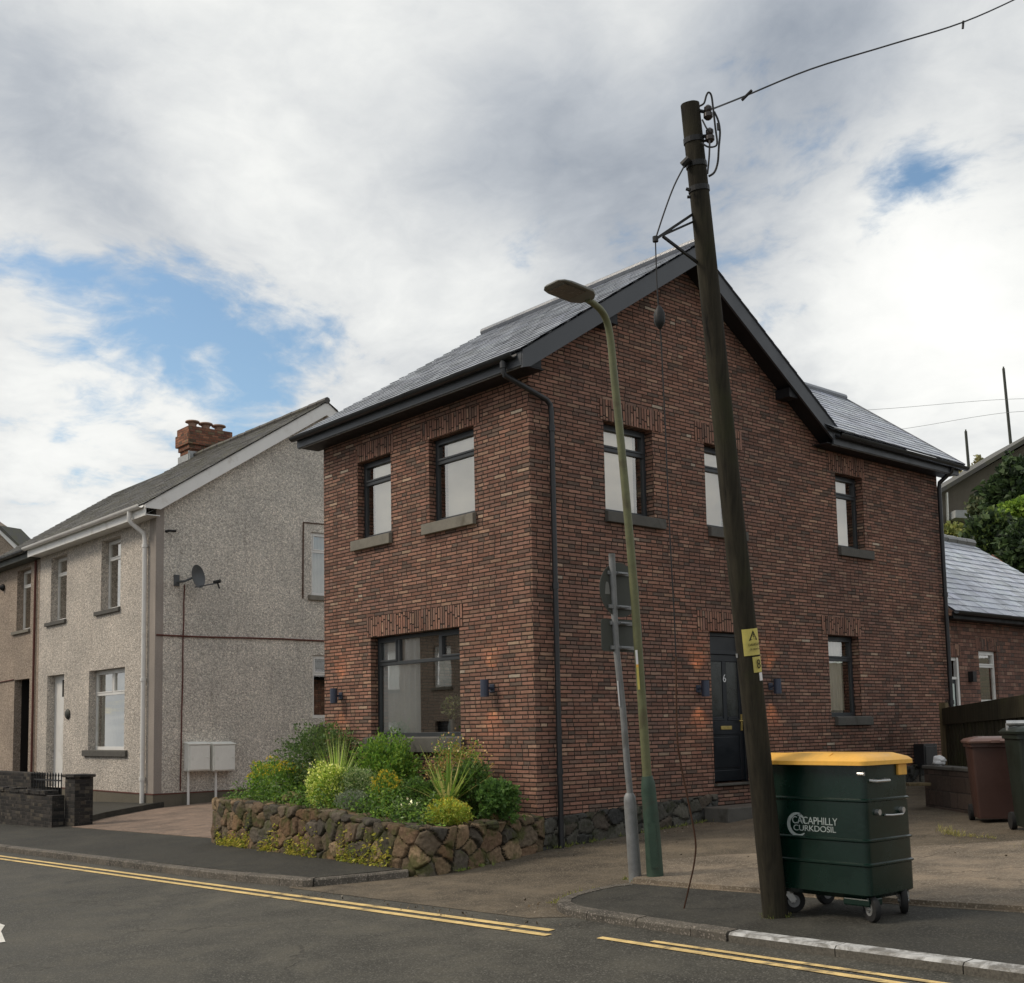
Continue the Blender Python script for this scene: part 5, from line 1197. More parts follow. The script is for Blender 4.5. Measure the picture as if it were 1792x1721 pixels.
tri = [(.20, 1121.5), (.62, 1103.5), (.98, 1121.0)]; ins = [(.36, 1119.2), (.615, 1108), (.84, 1118.8)]
for i in range(3): b.poly([A(*tri[i]), A(*tri[(i+1) % 3]), A(*ins[(i+1) % 3]), A(*ins[i])])
b.poly([A(.60, 1110), A(.68, 1110.5), A(.60, 1114.2), A(.70, 1114), A(.61, 1118.5), A(.63, 1114.8), A(.55, 1115)])
b.build('warning_triangle', M['ink'], ys)
text_into(ys, 'DANGER', .027, pt_(tv(1128.5))+dmid*(rr+.004), ud, dmid, M['ink'], 'lettering', .001, 1.0)
text_into(ys, 'OF DEATH', .019, pt_(tv(1136.5))+dmid*(rr+.004), ud, dmid, M['ink'], 'lettering', .001, 1.0)
am2 = .82; d2 = sdv*math.sin(am2)+vd*math.cos(am2)
text_into(ts, '8', .10, pt_(tv(1163.5))+d2*(rr+.004), np.cross(ax, d2), d2, M['ink'], 'lettering', .001, .8)
# overhead wire leaving the pole
w0 = T_(1247, 191, -.08); b = MB(); pts = []
wpx = [(1247, 191), (1300, 170), (1420, 121), (1560, 78), (1686, 39), (1800, -12), (1960, -90), (2300, -270)]
for i, (u, v) in enumerate(wpx): pts.append(atd(u, v, dP-.08+i*.5))
b.tube(dense(pts, 5), .0075, 6); q = pts[4]; b.tube([q-V(.01, 0, .06), q+V(0, 0, .01)], .012, 6); q = atd(1307, 167, dP+.45); b.tube([q-V(.05, 0, .02), q+V(.05, 0, .02)], .012, 6)
meta(b.build('overhead_wire', M['cable'], smooth=True), 'thick dark overhead wire running from the telegraph pole top to the upper right', 'wire')
b = MB(); hp = [(1147, 421), (1149, 480), (1152, 540), (1157, 600), (1161, 680), (1165, 761), (1169, 867), (1174, 970), (1180, 1080), (1183, 1150), (1185, 1286), (1192, 1340), (1204, 1400), (1217, 1470), (1215, 1510), (1206, 1552)]
pe = gnd(1197, 1590, .066); de = depth(pe); n = len(hp); pts = [atd(u, v, dP-.25+(de-dP+.25)*(i/n)**2) for i, (u, v) in enumerate(hp)]+[pe]
hc = thing('hanging_cable', pe, 'thin cable hanging from the pole bracket down to the pavement', 'cable')
b.tube(dense(pts[:10], 3), .0052, 6); b.build('cable', M['cable'], hc, smooth=True)
b = MB(); b.tube(dense(pts[9:], 4), .0075, 6); b.build('cable_tail', M['rust'], hc, smooth=True)
c = atd(1154, 556, dP-.25); b = MB(); b.lathe(c, [(.01, -.09), (.032, -.06), (.042, -.03), (.042, .03), (.03, .06), (.01, .09)], 10); b.build('joint_box', M['blackmetal'], hc, smooth=True)

# ---- street lamp
LB = gnd(1147, 1540, .066); dL = depth(LB)
sl = thing('street_lamp', LB, 'olive green street lamp with bent arm and flat lantern', 'street lamp')
S_ = lambda u, v, d=0.: atd(u, v, dL+d)
part(sl, 'base', M['green_paint'], lambda b: b.tube([S_(1148, 1556), S_(1147, 1540), S_(1141, 1450), S_(1135, 1385), S_(1134, 1370), S_(1132.5, 1358)], [.086, .083, .076, .072, .066, .05], 20), smooth=True)
pts = [S_(1132.5, 1360), S_(1127, 1280), S_(1118, 1150), S_(1107, 1000), S_(1090, 810), S_(1075.4, 666), S_(1069, 600), S_(1063, 566, -.03), S_(1053, 545, -.12), S_(1039, 532, -.24), S_(1028, 525, -.32)]
part(sl, 'column', M['olive'], lambda b: b.tube(dense(pts, 4), list(np.linspace(.045, .030, 4*(len(pts)-1)+1)), 16), smooth=True)
part(sl, 'door', M['green_paint'], lambda b: b.bar(S_(1146, 1520, -.082), S_(1140, 1440, -.075), .07, .004, up=vd))
h0 = S_(1031, 522, -.30); hd = V(-.06, -1, .09); hd /= np.linalg.norm(hd); hx = V(1, -.06, 0); hx -= hd*np.dot(hx, hd); hx /= np.linalg.norm(hx); hz = np.cross(hx, hd)*-1
if hz[2] < 0: hz = -hz
H_ = lambda l, w, z: h0+hd*l+hx*w+hz*z
prof = [(-.02, .05, -.02, .03), (.03, .12, -.024, .035), (.09, .165, -.02, .03), (.36, .17, -.016, .02), (.43, .15, -.012, .014), (.465, .10, -.008, .010)]
b = MB(); vs = []
for l, w, zl, zh in prof: vs += [H_(l, -w, zl), H_(l, w, zl), H_(l, w, (zl+zh)*.6), H_(l, w*.7, zh), H_(l, -w*.7, zh), H_(l, -w, (zl+zh)*.6)]
fs = [(i*6+j, i*6+(j+1) % 6, (i+1)*6+(j+1) % 6, (i+1)*6+j) for i in range(len(prof)-1) for j in range(6)]+[tuple(range(5, -1, -1)), tuple(range(30, 36))]
b.raw(vs, fs); ln = b.build('lantern', M['lampgrey'], sl, bevel=.006); ORG[ln.name] = ORG[sl.name]
b = MB(); b.hexa([H_(.15, -.13, -.026), H_(.15, .13, -.026), H_(.40, .12, -.021), H_(.40, -.12, -.021), H_(.15, -.10, -.015), H_(.15, .10, -.015), H_(.40, .09, -.010), H_(.40, -.09, -.010)]); b.build('lens', M['lens'], ln)
for v0, v1, mat in ((1138, 1163, 'tag'), (1163, 1168, 'binyellow'), (1168, 1207, 'signyel')):
    u_ = 1113.5+(v0-1138)*.068
    part(sl, 'sticker', M[mat], lambda b: b.bar(S_(u_, v0, -.047), S_(u_+(v1-v0)*.068, v1, -.047), .022, .003, up=vd))

# ---- sign post seen from behind
SB = gnd(1112, 1540, .066); dS = depth(SB)
sp = thing('sign_post', SB, 'grey galvanised sign post with two sign plates seen from behind', 'sign post')
S2 = lambda u, v, d=0.: atd(u, v, dS+d)
part(sp, 'post', M['galv'], lambda b: b.tube([S2(1103, 1392), S2(1097.6, 1340), S2(1090.5, 1246), S2(1077.5, 1124), S2(1070.5, 969)], .032, 16), smooth=True)
part(sp, 'base', M['galv'], lambda b: b.tube([S2(1113, 1556), S2(1111.7, 1538), S2(1102.5, 1404), S2(1102, 1394), S2(1101.5, 1388)], [.062, .062, .060, .056, .036], 16), smooth=True)
part(sp, 'sticker', M['tag'], lambda b: b.bar(S2(1081, 1192, -.02), S2(1084.5, 1236, -.02), .012, .03, up=vd))
def plate(name, cu, cv, shape, w, h, mat=M['galvd']):
    c = S2(cu, cv); c = onx(cu, cv, c[0]-.05); b = MB()
    if shape == 'round': pl_ = [c+V(0, math.cos(a)*w/2, math.sin(a)*h/2) for a in np.linspace(0, 2*math.pi, 40, endpoint=False)]
    else:
        pl_ = []
        for sx, sz, a0 in ((1, 1, 0), (-1, 1, 90), (-1, -1, 180), (1, -1, 270)):
            for a in (0, 30, 60, 90): pl_.append(c+V(0, sx*(w/2-.04), sz*(h/2-.04))+V(0, math.cos(math.radians(a0+a)), math.sin(math.radians(a0+a)))*.04)
    b.prism(pl_, (.004, 0, 0)); o = b.build(name, mat, sp); ORG[o.name] = ORG[sp.name]; return o, c
o1, c1 = plate('round_sign', 1084, 1033, 'round', .56, .54)
o2, c2 = plate('sign_plate', 1088, 1113, 'rect', .58, .32)
for o, c, zs in ((o1, c1, (.16, -.17)), (o2, c2, (.12, -.12))):
    for z in zs:
        b = MB(); b.box(c+V(.005, -.17, z-.018), c+V(.022, .17, z+.018)); b.box(c+V(.022, -.05, z-.014), c+V(.09, .05, z-.008)); b.tube([c+V(.05, -.07, z), c+V(.05, .06, z)], .012, 6); b.build('clip', M['galv'], o)
b = MB(); b.poly([c1+V(.006, -.21, -.05), c1+V(.006, -.14, -.05), c1+V(.006, -.15, .04), c1+V(.006, -.165, .07), c1+V(.006, -.19, .07), c1+V(.006, -.20, .04)]); b.build('sticker', M['lampgrey'], o1)

# ---- green four-wheeled container bin
X0, X1, Y0, Y1 = 5.335, 6.215, -2.46, -1.86; zg = Z(5.8, -2.2, .066); ZB, ZT = .995, 1.945
bn = thing('container_bin', ((X0+X1)/2, (Y0+Y1)/2, zg), 'dark green four-wheeled container bin with yellow lid on the pavement corner', 'container bin')
tiers = [(ZT, 1.755, .000), (1.755, 1.50, .004), (1.50, 1.335, .008), (1.335, ZB, .012)]
def rrect(x0, x1, y0, y1, z, r=.05, n=5):
    o = []
    for cx, cy, a0 in ((x1-r, y1-r, 0), (x0+r, y1-r, 90), (x0+r, y0+r, 180), (x1-r, y0+r, 270)):
        for i in range(n): a = math.radians(a0+90*i/(n-1)); o.append((cx+math.cos(a)*r, cy+math.sin(a)*r, z))
    return o
b = MB(); rings = []
for i, (zt, zb, o) in enumerate(tiers):
    tp_ = .012*(ZT-zt)/(ZT-ZB)*0
    rings += [rrect(X0-o, X1+o, Y0-o, Y1+o, zt-.008 if i else zt), rrect(X0-o*.72, X1+o*.72, Y0-o*.72, Y1+o*.72, zb+.004)]
rings.append(rrect(X0+.05, X1-.05, Y0+.05, Y1-.05, ZB-.03))
r_new = [rings[0]]
for zr in (1.686, 1.394, 1.22):      # moulded ledges round the body
    o = {1.686: .002, 1.394: .006, 1.22: .010}[zr]
    for dz, e_ in ((.016, 0.), (.007, .013), (-.003, .013), (-.012, .002)): r_new.append(rrect(X0-o-e_, X1+o+e_, Y0-o-e_, Y1+o+e_, zr+dz))
r_new += [rrect(X0-.012, X1+.012, Y0-.012, Y1+.012, ZB+.01), rings[-1]]
rings = r_new
n = len(rings[0]); vs = [p for r in rings for p in r]
b.raw(vs, [(i*n+j, (i+1)*n+j, (i+1)*n+(j+1) % n, i*n+(j+1) % n) for i in range(len(rings)-1) for j in range(n)]+[tuple(range((len(rings)-1)*n, len(rings)*n))])
b.box((X0+.1, Y0-.004, 1.86), (X1-.12, Y0+.02, 1.90)) if False else None
body = b.build('body', M['bingreen'], bn, smooth=True, angle=32); ORG[body.name] = ORG[bn.name]
b = MB(); L0 = rrect(X0-.02, X1+.05, Y0-.075, Y1+.03, ZT+.002, .05); L1 = rrect(X0-.02, X1+.05, Y0-.075, Y1+.03, ZT+.032, .05); L2 = rrect(X0+.0, X1+.03, Y0-.045, Y1+.01, ZT+.055, .06); L3 = rrect(X0+.06, X1-.05, Y0+.05, Y1-.07, ZT+.085, .06)
vs = L0+L1+L2+L3; b.raw(vs, [(i*n+j, i*n+(j+1) % n, (i+1)*n+(j+1) % n, (i+1)*n+j) for i in range(3) for j in range(n)]+[tuple(range(n-1, -1, -1)), tuple(range(3*n, 4*n))])
b.prism([(X0+.02, Y0-.04, ZT+.05), (X0+.02, Y0+.0, ZT+.075), (X0+.02, Y0+.04, ZT+.09), (X0+.02, Y0+.07, ZT+.07)], (.58, 0, 0))
lid = b.build('lid', M['binyellow'], bn, smooth=True, angle=25)
b = MB(); b.box((X1-.01, Y1-.16, ZT-.085), (X1+.02, Y1-.04, ZT)); b.build('hinge', M['binyellow'], bn, bevel=.006)
b = MB(); b.tube([(X1, Y0+.13, 1.60), (X1+.035, Y0+.13, 1.60)], .022, 12); b.tube([(X1, Y1-.14, 1.60), (X1+.035, Y1-.14, 1.60)], .022, 12); b.tube([(X1+.02, Y0+.22, 1.575), (X1+.03, Y0+.3, 1.57), (X1+.03, Y1-.16, 1.57), (X1+.005, Y1-.1, 1.575)], .008, 8); b.build('trunnion', M['chrome'], bn, smooth=True)
b = MB(); b.tube([(X1+.0, Y0+.07, 1.835), (X1+.045, Y0+.08, 1.83), (X1+.045, Y0+.26, 1.83), (X1+.0, Y0+.27, 1.835)], .012, 8); b.build('handle', M['chrome'], bn, smooth=True)
b = MB(); b.tube([(X1-.04, Y0-.02, ZT-.06), (X1+.01, Y0-.015, ZT-.06)], .015, 8); b.build('lid_catch', M['chrome'], bn)
for wx, wy, ang in ((X0+.09, Y0+.10, .9), (X1-.07, Y0+.09, -.5), (X1-.05, Y1-.08, -.9), (X0+.12, Y1-.08, 1.4)):
    zg2 = Z(wx, wy, .066); r = .094; d = V(math.cos(ang), math.sin(ang), 0); c = V(wx, wy, zg2+r)+d*.045; sd = V(-d[1], d[0], 0)
    w = MB(); w.lathe(c, [(r*.72, -.024), (r*.95, -.022), (r, -.012), (r, .012), (r*.95, .022), (r*.72, .024)], 24, axis=sd); wo = w.build('wheel', M['rubber'], bn, smooth=True, angle=50); ORG[wo.name] = ORG[bn.name]
    w = MB(); w.lathe(c, [(.02, -.034), (r*.20, -.034), (r*.24, -.026), (r*.46, -.0262), (r*.52, -.0265), (r*.52, .0265), (r*.46, .0262), (r*.24, .026), (r*.20, .034), (.02, .034)], 18, axis=sd); w.build('rim', M['galv'], wo, smooth=True, angle=30)
    w = MB(); tpz = V(wx, wy, ZB-.03)
    for s in (-1, 1): w.bar(c+sd*s*.034, tpz+sd*s*.034-V(0, 0, .012), .006, .05, up=d)
    w.tube([tpz-V(0, 0, .02), tpz+V(0, 0, .02)], .05, 14); w.tube([c-sd*.04, c+sd*.04], .009, 8); w.build('fork', M['chrome'], bn)
b = MB(); b.box((X1-.24, Y0+.02, ZB-.075), (X1-.02, Y0+.20, ZB-.02)); b.build('axle_plate', M['bingreen'], bn, bevel=.01)
# emblem and lettering on the front
lc = ony(1395, 1443, Y0-.008); b = MB(); k = 40; vs = []
for i in range(k+1):
    a = math.radians(60+255*i/k); th = .006+.024*math.sin(math.pi*min(1, i/k))**.8
    for rr in (.092, .092-th): vs.append(lc+V(math.cos(a)*rr, 0, math.sin(a)*rr))
b.raw(vs, [(2*i, 2*i+1, 2*i+3, 2*i+2) for i in range(k)]); b.poly([lc+V(.005, 0, .07), lc+V(.05, 0, .05), lc+V(.075, 0, .01), lc+V(.065, 0, .055), lc+V(.035, 0, .088)])
b.build('emblem', M['grylogo'], body)
tc = ony(1425, 1437.5, Y0-.009); text_into(body, 'CACAPHILLY', .078, tc, (1, 0, 0), (0, -1, 0), M['grylogo'], 'lettering', .002, .92)
tc = ony(1425, 1451, Y0-.009); text_into(body, 'CURKDOSIL', .062, tc, (1, 0, 0), (0, -1, 0), M['grylogo'], 'lettering', .002, 1.16)

# ---- household wheelie bins at the right edge
def wheelie(P, rot, bm, lm, label, h=1.0, w=.54, d=.60):
    t = thing('wheelie_bin', P, label, 'wheelie bin'); x, y, z = P
    ring = lambda a, c, zz, r=.04: rrect(x-a/2, x+a/2, y-c/2, y+c/2, z+zz, r, 4)
    R = [ring(w*.78, d*.70, .05), ring(w*.80, d*.72, .09), ring(w*.97, d*.92, h*.90), ring(w*1.04, d*1.0, h*.905), ring(w*1.04, d*1.0, h*.95)]
    b = MB(); n = len(R[0]); b.raw([p for r in R for p in r], [(i*n+j, i*n+(j+1) % n, (i+1)*n+(j+1) % n, (i+1)*n+j) for i in range(4) for j in range(n)]+[tuple(range(n-1, -1, -1)), tuple(range(4*n, 5*n))])
    b.build('body', bm, t, smooth=True, angle=30)
    R = [ring(w*1.10, d*1.1, h*.952), ring(w*1.12, d*1.12, h*.975), ring(w*1.0, d*1.0, h*1.005), ring(w*.6, d*.6, h*1.03)]
    b = MB(); b.raw([p for r in R for p in r], [(i*n+j, i*n+(j+1) % n, (i+1)*n+(j+1) % n, (i+1)*n+j) for i in range(3) for j in range(n)]+[tuple(range(n-1, -1, -1)), tuple(range(3*n, 4*n))])
    b.box((x-.05, y-d*.6, z+h*.955), (x+.05, y-d*.54, z+h*.985)); b.build('lid', lm, t, smooth=True, angle=30)
    b = MB(); b.tube([(x-w*.42, y+d*.60, z+h*.97), (x+w*.42, y+d*.60, z+h*.97)], .02, 10); b.bar((x-w*.4, y+d*.46, z+h*.94), (x-w*.4, y+d*.6, z+h*.97), .04, .03); b.bar((x+w*.4, y+d*.46, z+h*.94), (x+w*.4, y+d*.6, z+h*.97), .04, .03); b.build('handle', lm, t)
    for s in (-1, 1): b = MB(); b.lathe((x+s*w*.42, y+d*.40, z+.10), [(.03, -.035), (.10, -.03), (.10, .03), (.03, .035)], 18, axis=(1, 0, 0)); b.build('wheel', M['rubber'], t, smooth=True)
    t.rotation_euler = (0, 0, rot); return t
p = gnd(1742, 1438); wheelie(p, .62, M['binbrown'], M['binlid'], 'brown wheelie bin beside the dark fence', 1.02, .56, .58)
p = gnd(1826, 1455); wheelie(p, .70, M['bindark'], M['bindark'], 'dark green wheelie bin at the right edge of the photo', 1.16, .60, .66)
b = MB(); q = V(p[0]-.16, p[1]-.14, p[2]+1.225); b.tube([q-V(.10, .05, 0), q+V(.10, .05, 0)], .035, 10); b.tube([q-V(.09, .05, .08), q-V(.09, .05, 0)], .02, 6); meta(b.build('bin_lid_bar', M['chrome']), 'pale rolled bar lying on the dark green wheelie bin', 'bar')

# ---- fence, low block wall, bench
f0 = onx(1653, 1240, .62); f1 = atd(1815, 1213, 14.6)
ft = thing('timber_fence', (f0[0], f0[1], Z(f0[0], f0[1])), 'dark close-boarded timber fence with capping rail behind the wheelie bins', 'fence')
L = np.linalg.norm((f1-f0)[:2]); dirf = (f1-f0)/L; nf_ = V(dirf[1], -dirf[0], 0); nb_ = int(L/.125)
b = MB()
for i in range(nb_):
    p = f0+dirf*(i+.5)*L/nb_; o = nf_*(.012 if i % 2 else -.004); zb = Z(p[0], p[1], .04); 
    b.bar(p+o-V(0, 0, p[2]-zb), p+o-V(0, 0, .03), L/nb_*1.12, .018, up=nf_)
b.build('boards', M['fence'], ft)
b = MB(); b.bar(f0-V(0, 0, .015), f1-V(0, 0, .015), .09, .035); b.bar(f0-V(0, 0, .16)+nf_*.03, f1-V(0, 0, .16)+nf_*.03, .035, .26); b.build('capping_rail', M['fence'], ft, bevel=.006)
p = f0-dirf*.06; b = MB(); b.box((p[0]-.06, p[1]-.06, Z(p[0], p[1], -.1)), (p[0]+.06, p[1]+.06, p[2]+.10)); b.build('post', M['post'], ft, bevel=.008)
a0, a1 = gnd(1620, 1412), gnd(1712, 1428); tz = onz(1660, 1349, 0)
hz_ = (1414-1348)/pxm(a0)
lwt = thing('block_wall', a0, 'low dark block wall between the brick house and the brown wheelie bin', 'wall')
dd = (a1-a0); dd[2] = 0; dd /= np.linalg.norm(dd); nn = V(-dd[1], dd[0], 0)*.22
b = MB(); P = [a0, a1, a1+nn, a0+nn]; b.hexa([(q[0], q[1], Z(q[0], q[1], -.1)) for q in P]+[(q[0], q[1], a0[2]+hz_) for q in P]); b.build('wall', M['block'], lwt, bevel=.01)
b = MB(); P = [a0-dd*.02-nn*.1, a1-nn*.1, a1+nn*1.1, a0-dd*.02+nn*1.1]; z = a0[2]+hz_; b.hexa([(q[0], q[1], z+.002) for q in P]+[(q[0], q[1], z+.05) for q in P]); b.build('coping', M['silld'], lwt, bevel=.01)
q = ony(1644, 1343, (a0+dd*.25)[1]+.12); q[2] = z+.052; b = MB(); vs = []; n = 14
for i in range(n+1):
    for j in range(n):
        th = math.pi*i/n; ph_ = 2*math.pi*j/n; d = V(math.sin(th)*math.cos(ph_), math.sin(th)*math.sin(ph_), math.cos(th)); r = 1+.45*mnoise.noise(tuple(d*2.+9)); vs.append(q+d*r*V(.09, .08, .07)+V(0, 0, .06))
b.raw(vs, [(i*n+j, (i+1)*n+j, (i+1)*n+(j+1) % n, i*n+(j+1) % n) for i in range(n) for j in range(n)]); meta(b.build('carrier_bag', M['tag'], smooth=True), 'small crumpled pale bag on the low block wall', 'bag')
q = gnd(1612, 1418); k = pxm(q); bt = thing('garden_bench', q, 'small low bench with a pale metal leg beside the block wall', 'bench')
hb = (1418-1373)/k; R2 = V(math.cos(YAW), math.sin(YAW), 0); F2 = V(-math.sin(YAW), math.cos(YAW), 0); wb_ = 15/k
b = MB(); c = q+V(0, 0, hb); b.bar(c-R2*wb_*1.6, c+R2*wb_, .24, .04); b.build('seat', M['post'], bt, bevel=.006)
for s in (-1.5, .9):
    for e_ in (-.08, .08):
        b = MB(); p = q+R2*wb_*s+F2*e_; b.bar((p[0], p[1], Z(p[0], p[1])), (p[0], p[1], c[2]-.02), .022, .022); b.build('leg', M['galv'] if s > 0 else M['post'], bt)

# ================================================================ BACKGROUND RIGHT
hh_ = thing('hillside_house', atd(1700, 940, 58), 'hillside house with long dark roof slope and pale porch among the trees', 'house')
D = lambda u, v, d=58.: atd(u, v, d); back = V(-math.sin(YAW), math.cos(YAW), 0)*9
b = MB(); b.prism([D(1610, 960), D(1960, 1000), D(1960, 800), D(1880, 730), D(1630, 872)], back); b.build('wall', M['render3'], hh_)
b = MB(); up = V(0, 0, .28); fr_ = -back*.06
b.prism([D(1600, 882)+fr_, D(1880, 716)+fr_, D(1880, 724)+fr_, D(1600, 890)+fr_], back*1.1); b.prism([D(1880, 716)+fr_, D(1990, 800)+fr_, D(1990, 808)+fr_, D(1880, 724)+fr_], back*1.1); b.build('roof', M['oldslate'], hh_)
b = MB(); b.prism([D(1672, 893, 57), D(1705, 893, 57), D(1705, 908, 57), D(1672, 906, 57)], back*.1); b.build('porch', M['lead'], hh_)
b = MB(); b.prism([D(1657, 862, 57.5), D(1659, 862, 57.5), D(1661, 912, 57.5), D(1659, 912, 57.5)], back*.02); b.build('pipe', M['white'], hh_)
def tree(name, label, u0, u1, v0, v1, d, vb, pal, n, size, sd, lump=.35, shell=.35, group='trees on the hillside'):
    c = atd((u0+u1)/2, (v0+v1)/2, d); k = FPX/d; rx, rz = (u1-u0)/2/k, (v1-v0)/2/k; R_ = np.random.RandomState(sd)
    g = atd((u0+u1)/2, vb, d); t = thing(name, g, label, 'tree' if name.endswith('tree') else 'bush', group)
    b = MB(); p, dd = blob(c, (rx, rx, rz), n, R_, shell, lump, sd); leaves(b, p, size, palette(pal, len(p), R_, .35), .3, 1.5, .1, dd*.7, R_); b.build('crown', M['leaf'], t)
    b = MB(); b.tube([g-V(0, 0, 1), (g+c)/2, c+V(0, 0, rz*.4)], [.22*rx/2.5+.05, .16*rx/2.5+.04, .05], 8)
    for q in p[:8]: b.tube([(g*.4+c*.6), (c+q)/2+V(0, 0, .1), q], [.09*rx/2.5+.02, .05*rx/2.5+.01, .015], 5, False)
    b.build('trunk', M['bark'], t)
DT = [(.018, .030, .018), (.026, .042, .022), (.034, .052, .026), (.014, .022, .016)]
tree('dark_tree', 'tall dark evergreen tree at the right edge above the outbuilding roof', 1730, 1850, 800, 955, 50, 985, DT, 6500, .34, 51)
tree('dark_tree', 'broad dark tree directly behind the outbuilding ridge', 1690, 1778, 892, 1012, 43, 1040, DT+[(.05, .07, .025)], 3600, .28, 52)
tree('dark_tree', 'dark tree low at the right edge behind the outbuilding roof', 1752, 1860, 900, 1045, 41, 1070, DT, 4200, .28, 53)
tree('leafy_tree', 'grey-green tree in front of the hillside house porch', 1700, 1760, 858, 930, 52, 960, [(.04, .05, .035), (.055, .06, .04), (.028, .04, .025)], 2200, .28, 54, .5, .2)
tree('bush', 'bright green bush on the hillside between the dark trees', 1752, 1815, 872, 912, 47, 930, [(.10, .15, .03), (.13, .18, .04), (.06, .10, .025)], 1500, .22, 55)
tree('bush', 'olive bush on the grass slope beside the brick house downpipe', 1640, 1700, 920, 970, 46, 975, [(.10, .11, .045), (.075, .09, .035), (.13, .13, .05)], 1500, .22, 56)
tree('sapling_tree', 'thin pale sapling standing on the skyline left of the utility poles', 1664, 1684, 812, 842, 70, 870, [(.22, .20, .15), (.16, .15, .1)], 260, .26, 57, .5, .2)
tree('sapling_tree', 'thin dark sapling standing on the skyline between the utility poles', 1702, 1724, 800, 830, 70, 850, [(.10, .10, .06), (.15, .13, .08)], 300, .26, 58, .5, .2)
for (u0, v0, u1, v1, lab) in ((1756, 645, 1771, 800, 'taller distant utility pole on the skyline at the right'), (1690, 755, 1698, 850, 'shorter distant utility pole on the skyline near the brick house eave')):
    g = atd(u1, v1, 75); t = thing('utility_pole', g, lab, 'utility pole', 'distant utility poles'); b = MB(); b.tube([g, atd(u0, v0, 75)], [.10, .085], 10); b.tube([atd(u0, v0+2, 75), atd(u0, v0-3, 75)], .05, 6); b.build('pole', M['galvd'], t, smooth=True)
for pts_, lab in (([(1440, 722), (1560, 715), (1700, 703), (1764, 699), (1830, 697), (1990, 690)], 'upper faint distant wire crossing the sky behind the brick house'), ([(1500, 762), (1600, 748), (1700, 731), (1766, 722), (1830, 719), (1990, 712)], 'lower faint distant wire crossing the sky behind the brick house')):
    b = MB(); b.tube(dense([atd(u, v, 74.9) for u, v in pts_], 4), .013, 5); meta(b.build('distant_wire', M['lead'], smooth=True), lab, 'wire', 'distant wires')

# ================================================================ LIGHT, SKY, CAMERA
SUN_AZ, SUN_EL = V(-.62, -.78, 0), math.radians(42)
sd_ = V(SUN_AZ[0]*math.cos(SUN_EL), SUN_AZ[1]*math.cos(SUN_EL), math.sin(SUN_EL)*np.linalg.norm(SUN_AZ)); sd_ /= np.linalg.norm(sd_)
sl_ = bpy.data.lights.new('sun', 'SUN'); sl_.energy = 2.05; sl_.angle = math.radians(18); sl_.color = (1., .88, .73)
so_ = bpy.data.objects.new('sun', sl_); link(so_); so_.rotation_euler = Vector(sd_).to_track_quat('Z', 'Y').to_euler()
w = bpy.data.worlds.new('World'); sc.world = w; w.use_nodes = True; nt = NT(w.node_tree); nt.n.clear()
out = nt.add('ShaderNodeOutputWorld'); bg = nt.add('ShaderNodeBackground', {'Strength': .1}); nt.l.new(bg.outputs[0], out.inputs[0])
sky = nt.add('ShaderNodeTexSky', sky_type='NISHITA', sun_disc=False, sun_elevation=SUN_EL, sun_rotation=math.atan2(sd_[0], sd_[1]), altitude=100., air_density=1.1, dust_density=1.2, ozone_density=2.2)
gen = nt.add('ShaderNodeTexCoord').outputs['Generated']; sx = nt.add('ShaderNodeSeparateXYZ', {0: gen})
den = nt.math('ADD', nt.math('MAXIMUM', sx.outputs[2], 0.), .22)
pc = nt.add('ShaderNodeCombineXYZ', {0: nt.math('DIVIDE', sx.outputs[0], den), 1: nt.math('DIVIDE', sx.outputs[1], den)}).outputs[0]
wpv = nt.add('ShaderNodeVectorMath', {0: nt.noise(pc, 1.6, 4., .55, 0., 1), 1: (.5, .5, .5)}, operation='SUBTRACT').outputs[0]
pw = nt.add('ShaderNodeVectorMath', {0: nt.add('ShaderNodeVectorMath', {0: wpv, 'Scale': .30}, operation='SCALE').outputs[0], 1: pc}, operation='ADD').outputs[0]
n1 = nt.noise(pw, 1.25, 12., .56, .15); n2 = nt.noise(pw, 3.4, 12., .58, .1); n3 = nt.noise(pc, .75, 5., .5, .1)
def dirblob(u, v, deg, amp):
    d = ray(u, v); d /= np.linalg.norm(d)
    dp_ = nt.add('ShaderNodeVectorMath', {0: gen, 1: tuple(d)}, operation='DOT_PRODUCT').outputs['Value']
    k = 1/(1-math.cos(math.radians(deg)))
    g = nt.math('POWER', 2.718, nt.math('MULTIPLY', nt.math('SUBTRACT', dp_, 1.), k))
    return nt.math('MULTIPLY', g, amp)
def sumb(lst):
    r = None
    for a in lst: r = dirblob(*a) if r is None else nt.math('ADD', r, dirblob(*a))
    return r
holes = sumb([(330, 590, 4.4, .19), (90, 470, 3.2, .20), (540, 620, 3.2, .19), (400, 700, 2.6, .16), (230, 520, 3.0, .10), (10, 400, 2.2, .14), (1585, 322, 2.6, .12), (1600, 308, 1.0, .12), (1560, 340, .8, .08), (1330, 560, 1.8, .13), (905, 440, 1.5, .15)])
n4 = nt.noise(pw, 7.5, 12., .60, .12); n5 = nt.noise(pw, 18., 10., .6, .1)
cov = nt.math('SUBTRACT', nt.math('ADD', nt.math('ADD', nt.math('MULTIPLY_ADD', nt.math('SUBTRACT', n1, .5), .75, .70), nt.math('MULTIPLY', nt.math('SUBTRACT', n2, .5), .55)), nt.math('ADD', nt.math('MULTIPLY', nt.math('SUBTRACT', n4, .5), .50), nt.math('MULTIPLY', nt.math('SUBTRACT', n5, .5), .22))), holes)
cmask = nt.sstep(cov, .38, .60)
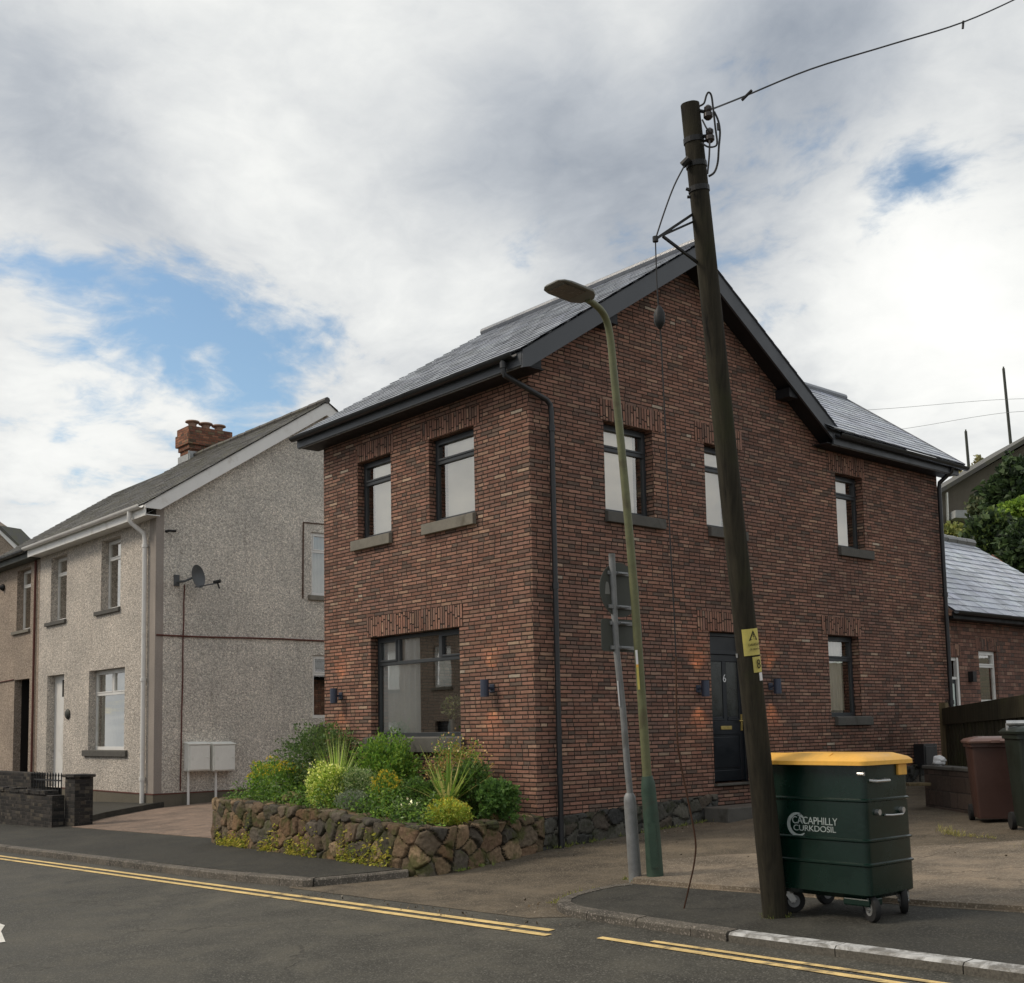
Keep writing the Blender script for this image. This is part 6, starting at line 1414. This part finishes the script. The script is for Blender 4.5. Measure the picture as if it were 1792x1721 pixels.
lum = sumb([(1690, 560, 7., 0.351), (1250, 420, 8., -0.027), (120, 760, 6., 0.297), (300, 110, 6., 0.135), (1430, 40, 4.5, -0.351), (1180, 30, 5., 0.135), (830, 280, 5., -0.189), (1120, 300, 5., -0.162), (230, 350, 5., -0.176), (80, 300, 4, -0.135), (700, 500, 4., 0.068), (700, 160, 4., 0.121), (880, 460, 3., 0.135), (1060, 240, 4, -0.081), (40, 60, 4, -0.162), (1600, 460, 4., 0.162), (1600, 150, 4., 0.081), (480, 400, 4, 0.081)])
bri = nt.math('ADD', nt.math('ADD', nt.math('MULTIPLY_ADD', nt.math('SUBTRACT', n1, .5), .65, .52), nt.math('MULTIPLY', nt.math('SUBTRACT', n2, .5), .6)), lum)
bri = nt.math('ADD', bri, nt.math('ADD', nt.math('MULTIPLY', nt.math('SUBTRACT', n3, .5), .3), nt.math('ADD', nt.math('MULTIPLY', nt.math('SUBTRACT', n4, .5), .30), nt.math('MULTIPLY', nt.math('SUBTRACT', n5, .5), .12))))
ccol = nt.ramp(bri, [(.12, (3.1, 3.5, 4.1)), (.36, (5.0, 5.35, 5.8)), (.56, (7.2, 7.4, 7.5)), (.76, (9.2, 9.3, 9.1)), (1., (10.5, 10.5, 10.2))])
skc = nt.mix(1., sky.outputs[0], (1.55, 1.62, 1.52), 'MULTIPLY')
nt.l.new(nt.mix(cmask, skc, ccol), bg.inputs[0])

cd = bpy.data.cameras.new('camera'); cam = bpy.data.objects.new('camera', cd); link(cam); sc.camera = cam
from mathutils import Matrix
Mx = Matrix(((RM[0][0], RM[1][0], -RM[2][0], CAM[0]), (RM[0][1], RM[1][1], -RM[2][1], CAM[1]), (RM[0][2], RM[1][2], -RM[2][2], CAM[2]), (0, 0, 0, 1)))
cam.matrix_world = Mx
cd.sensor_fit = 'HORIZONTAL'; cd.sensor_width = 36.; cd.lens = FPX/IMG_W*36.; cd.shift_x = (IMG_W/2-PPX)/IMG_W; cd.shift_y = (PPY-IMG_H/2)/IMG_W
cd.clip_start = .1; cd.clip_end = 2000
vs_ = sc.view_settings; vs_.view_transform = 'Standard'; vs_.look = 'None'; vs_.exposure = 0.; vs_.gamma = 1.; vs_.use_curve_mapping = False
sc.render.resolution_x = 1024; sc.render.resolution_y = 983
sc.cycles.max_bounces = 8; sc.cycles.transparent_max_bounces = 12
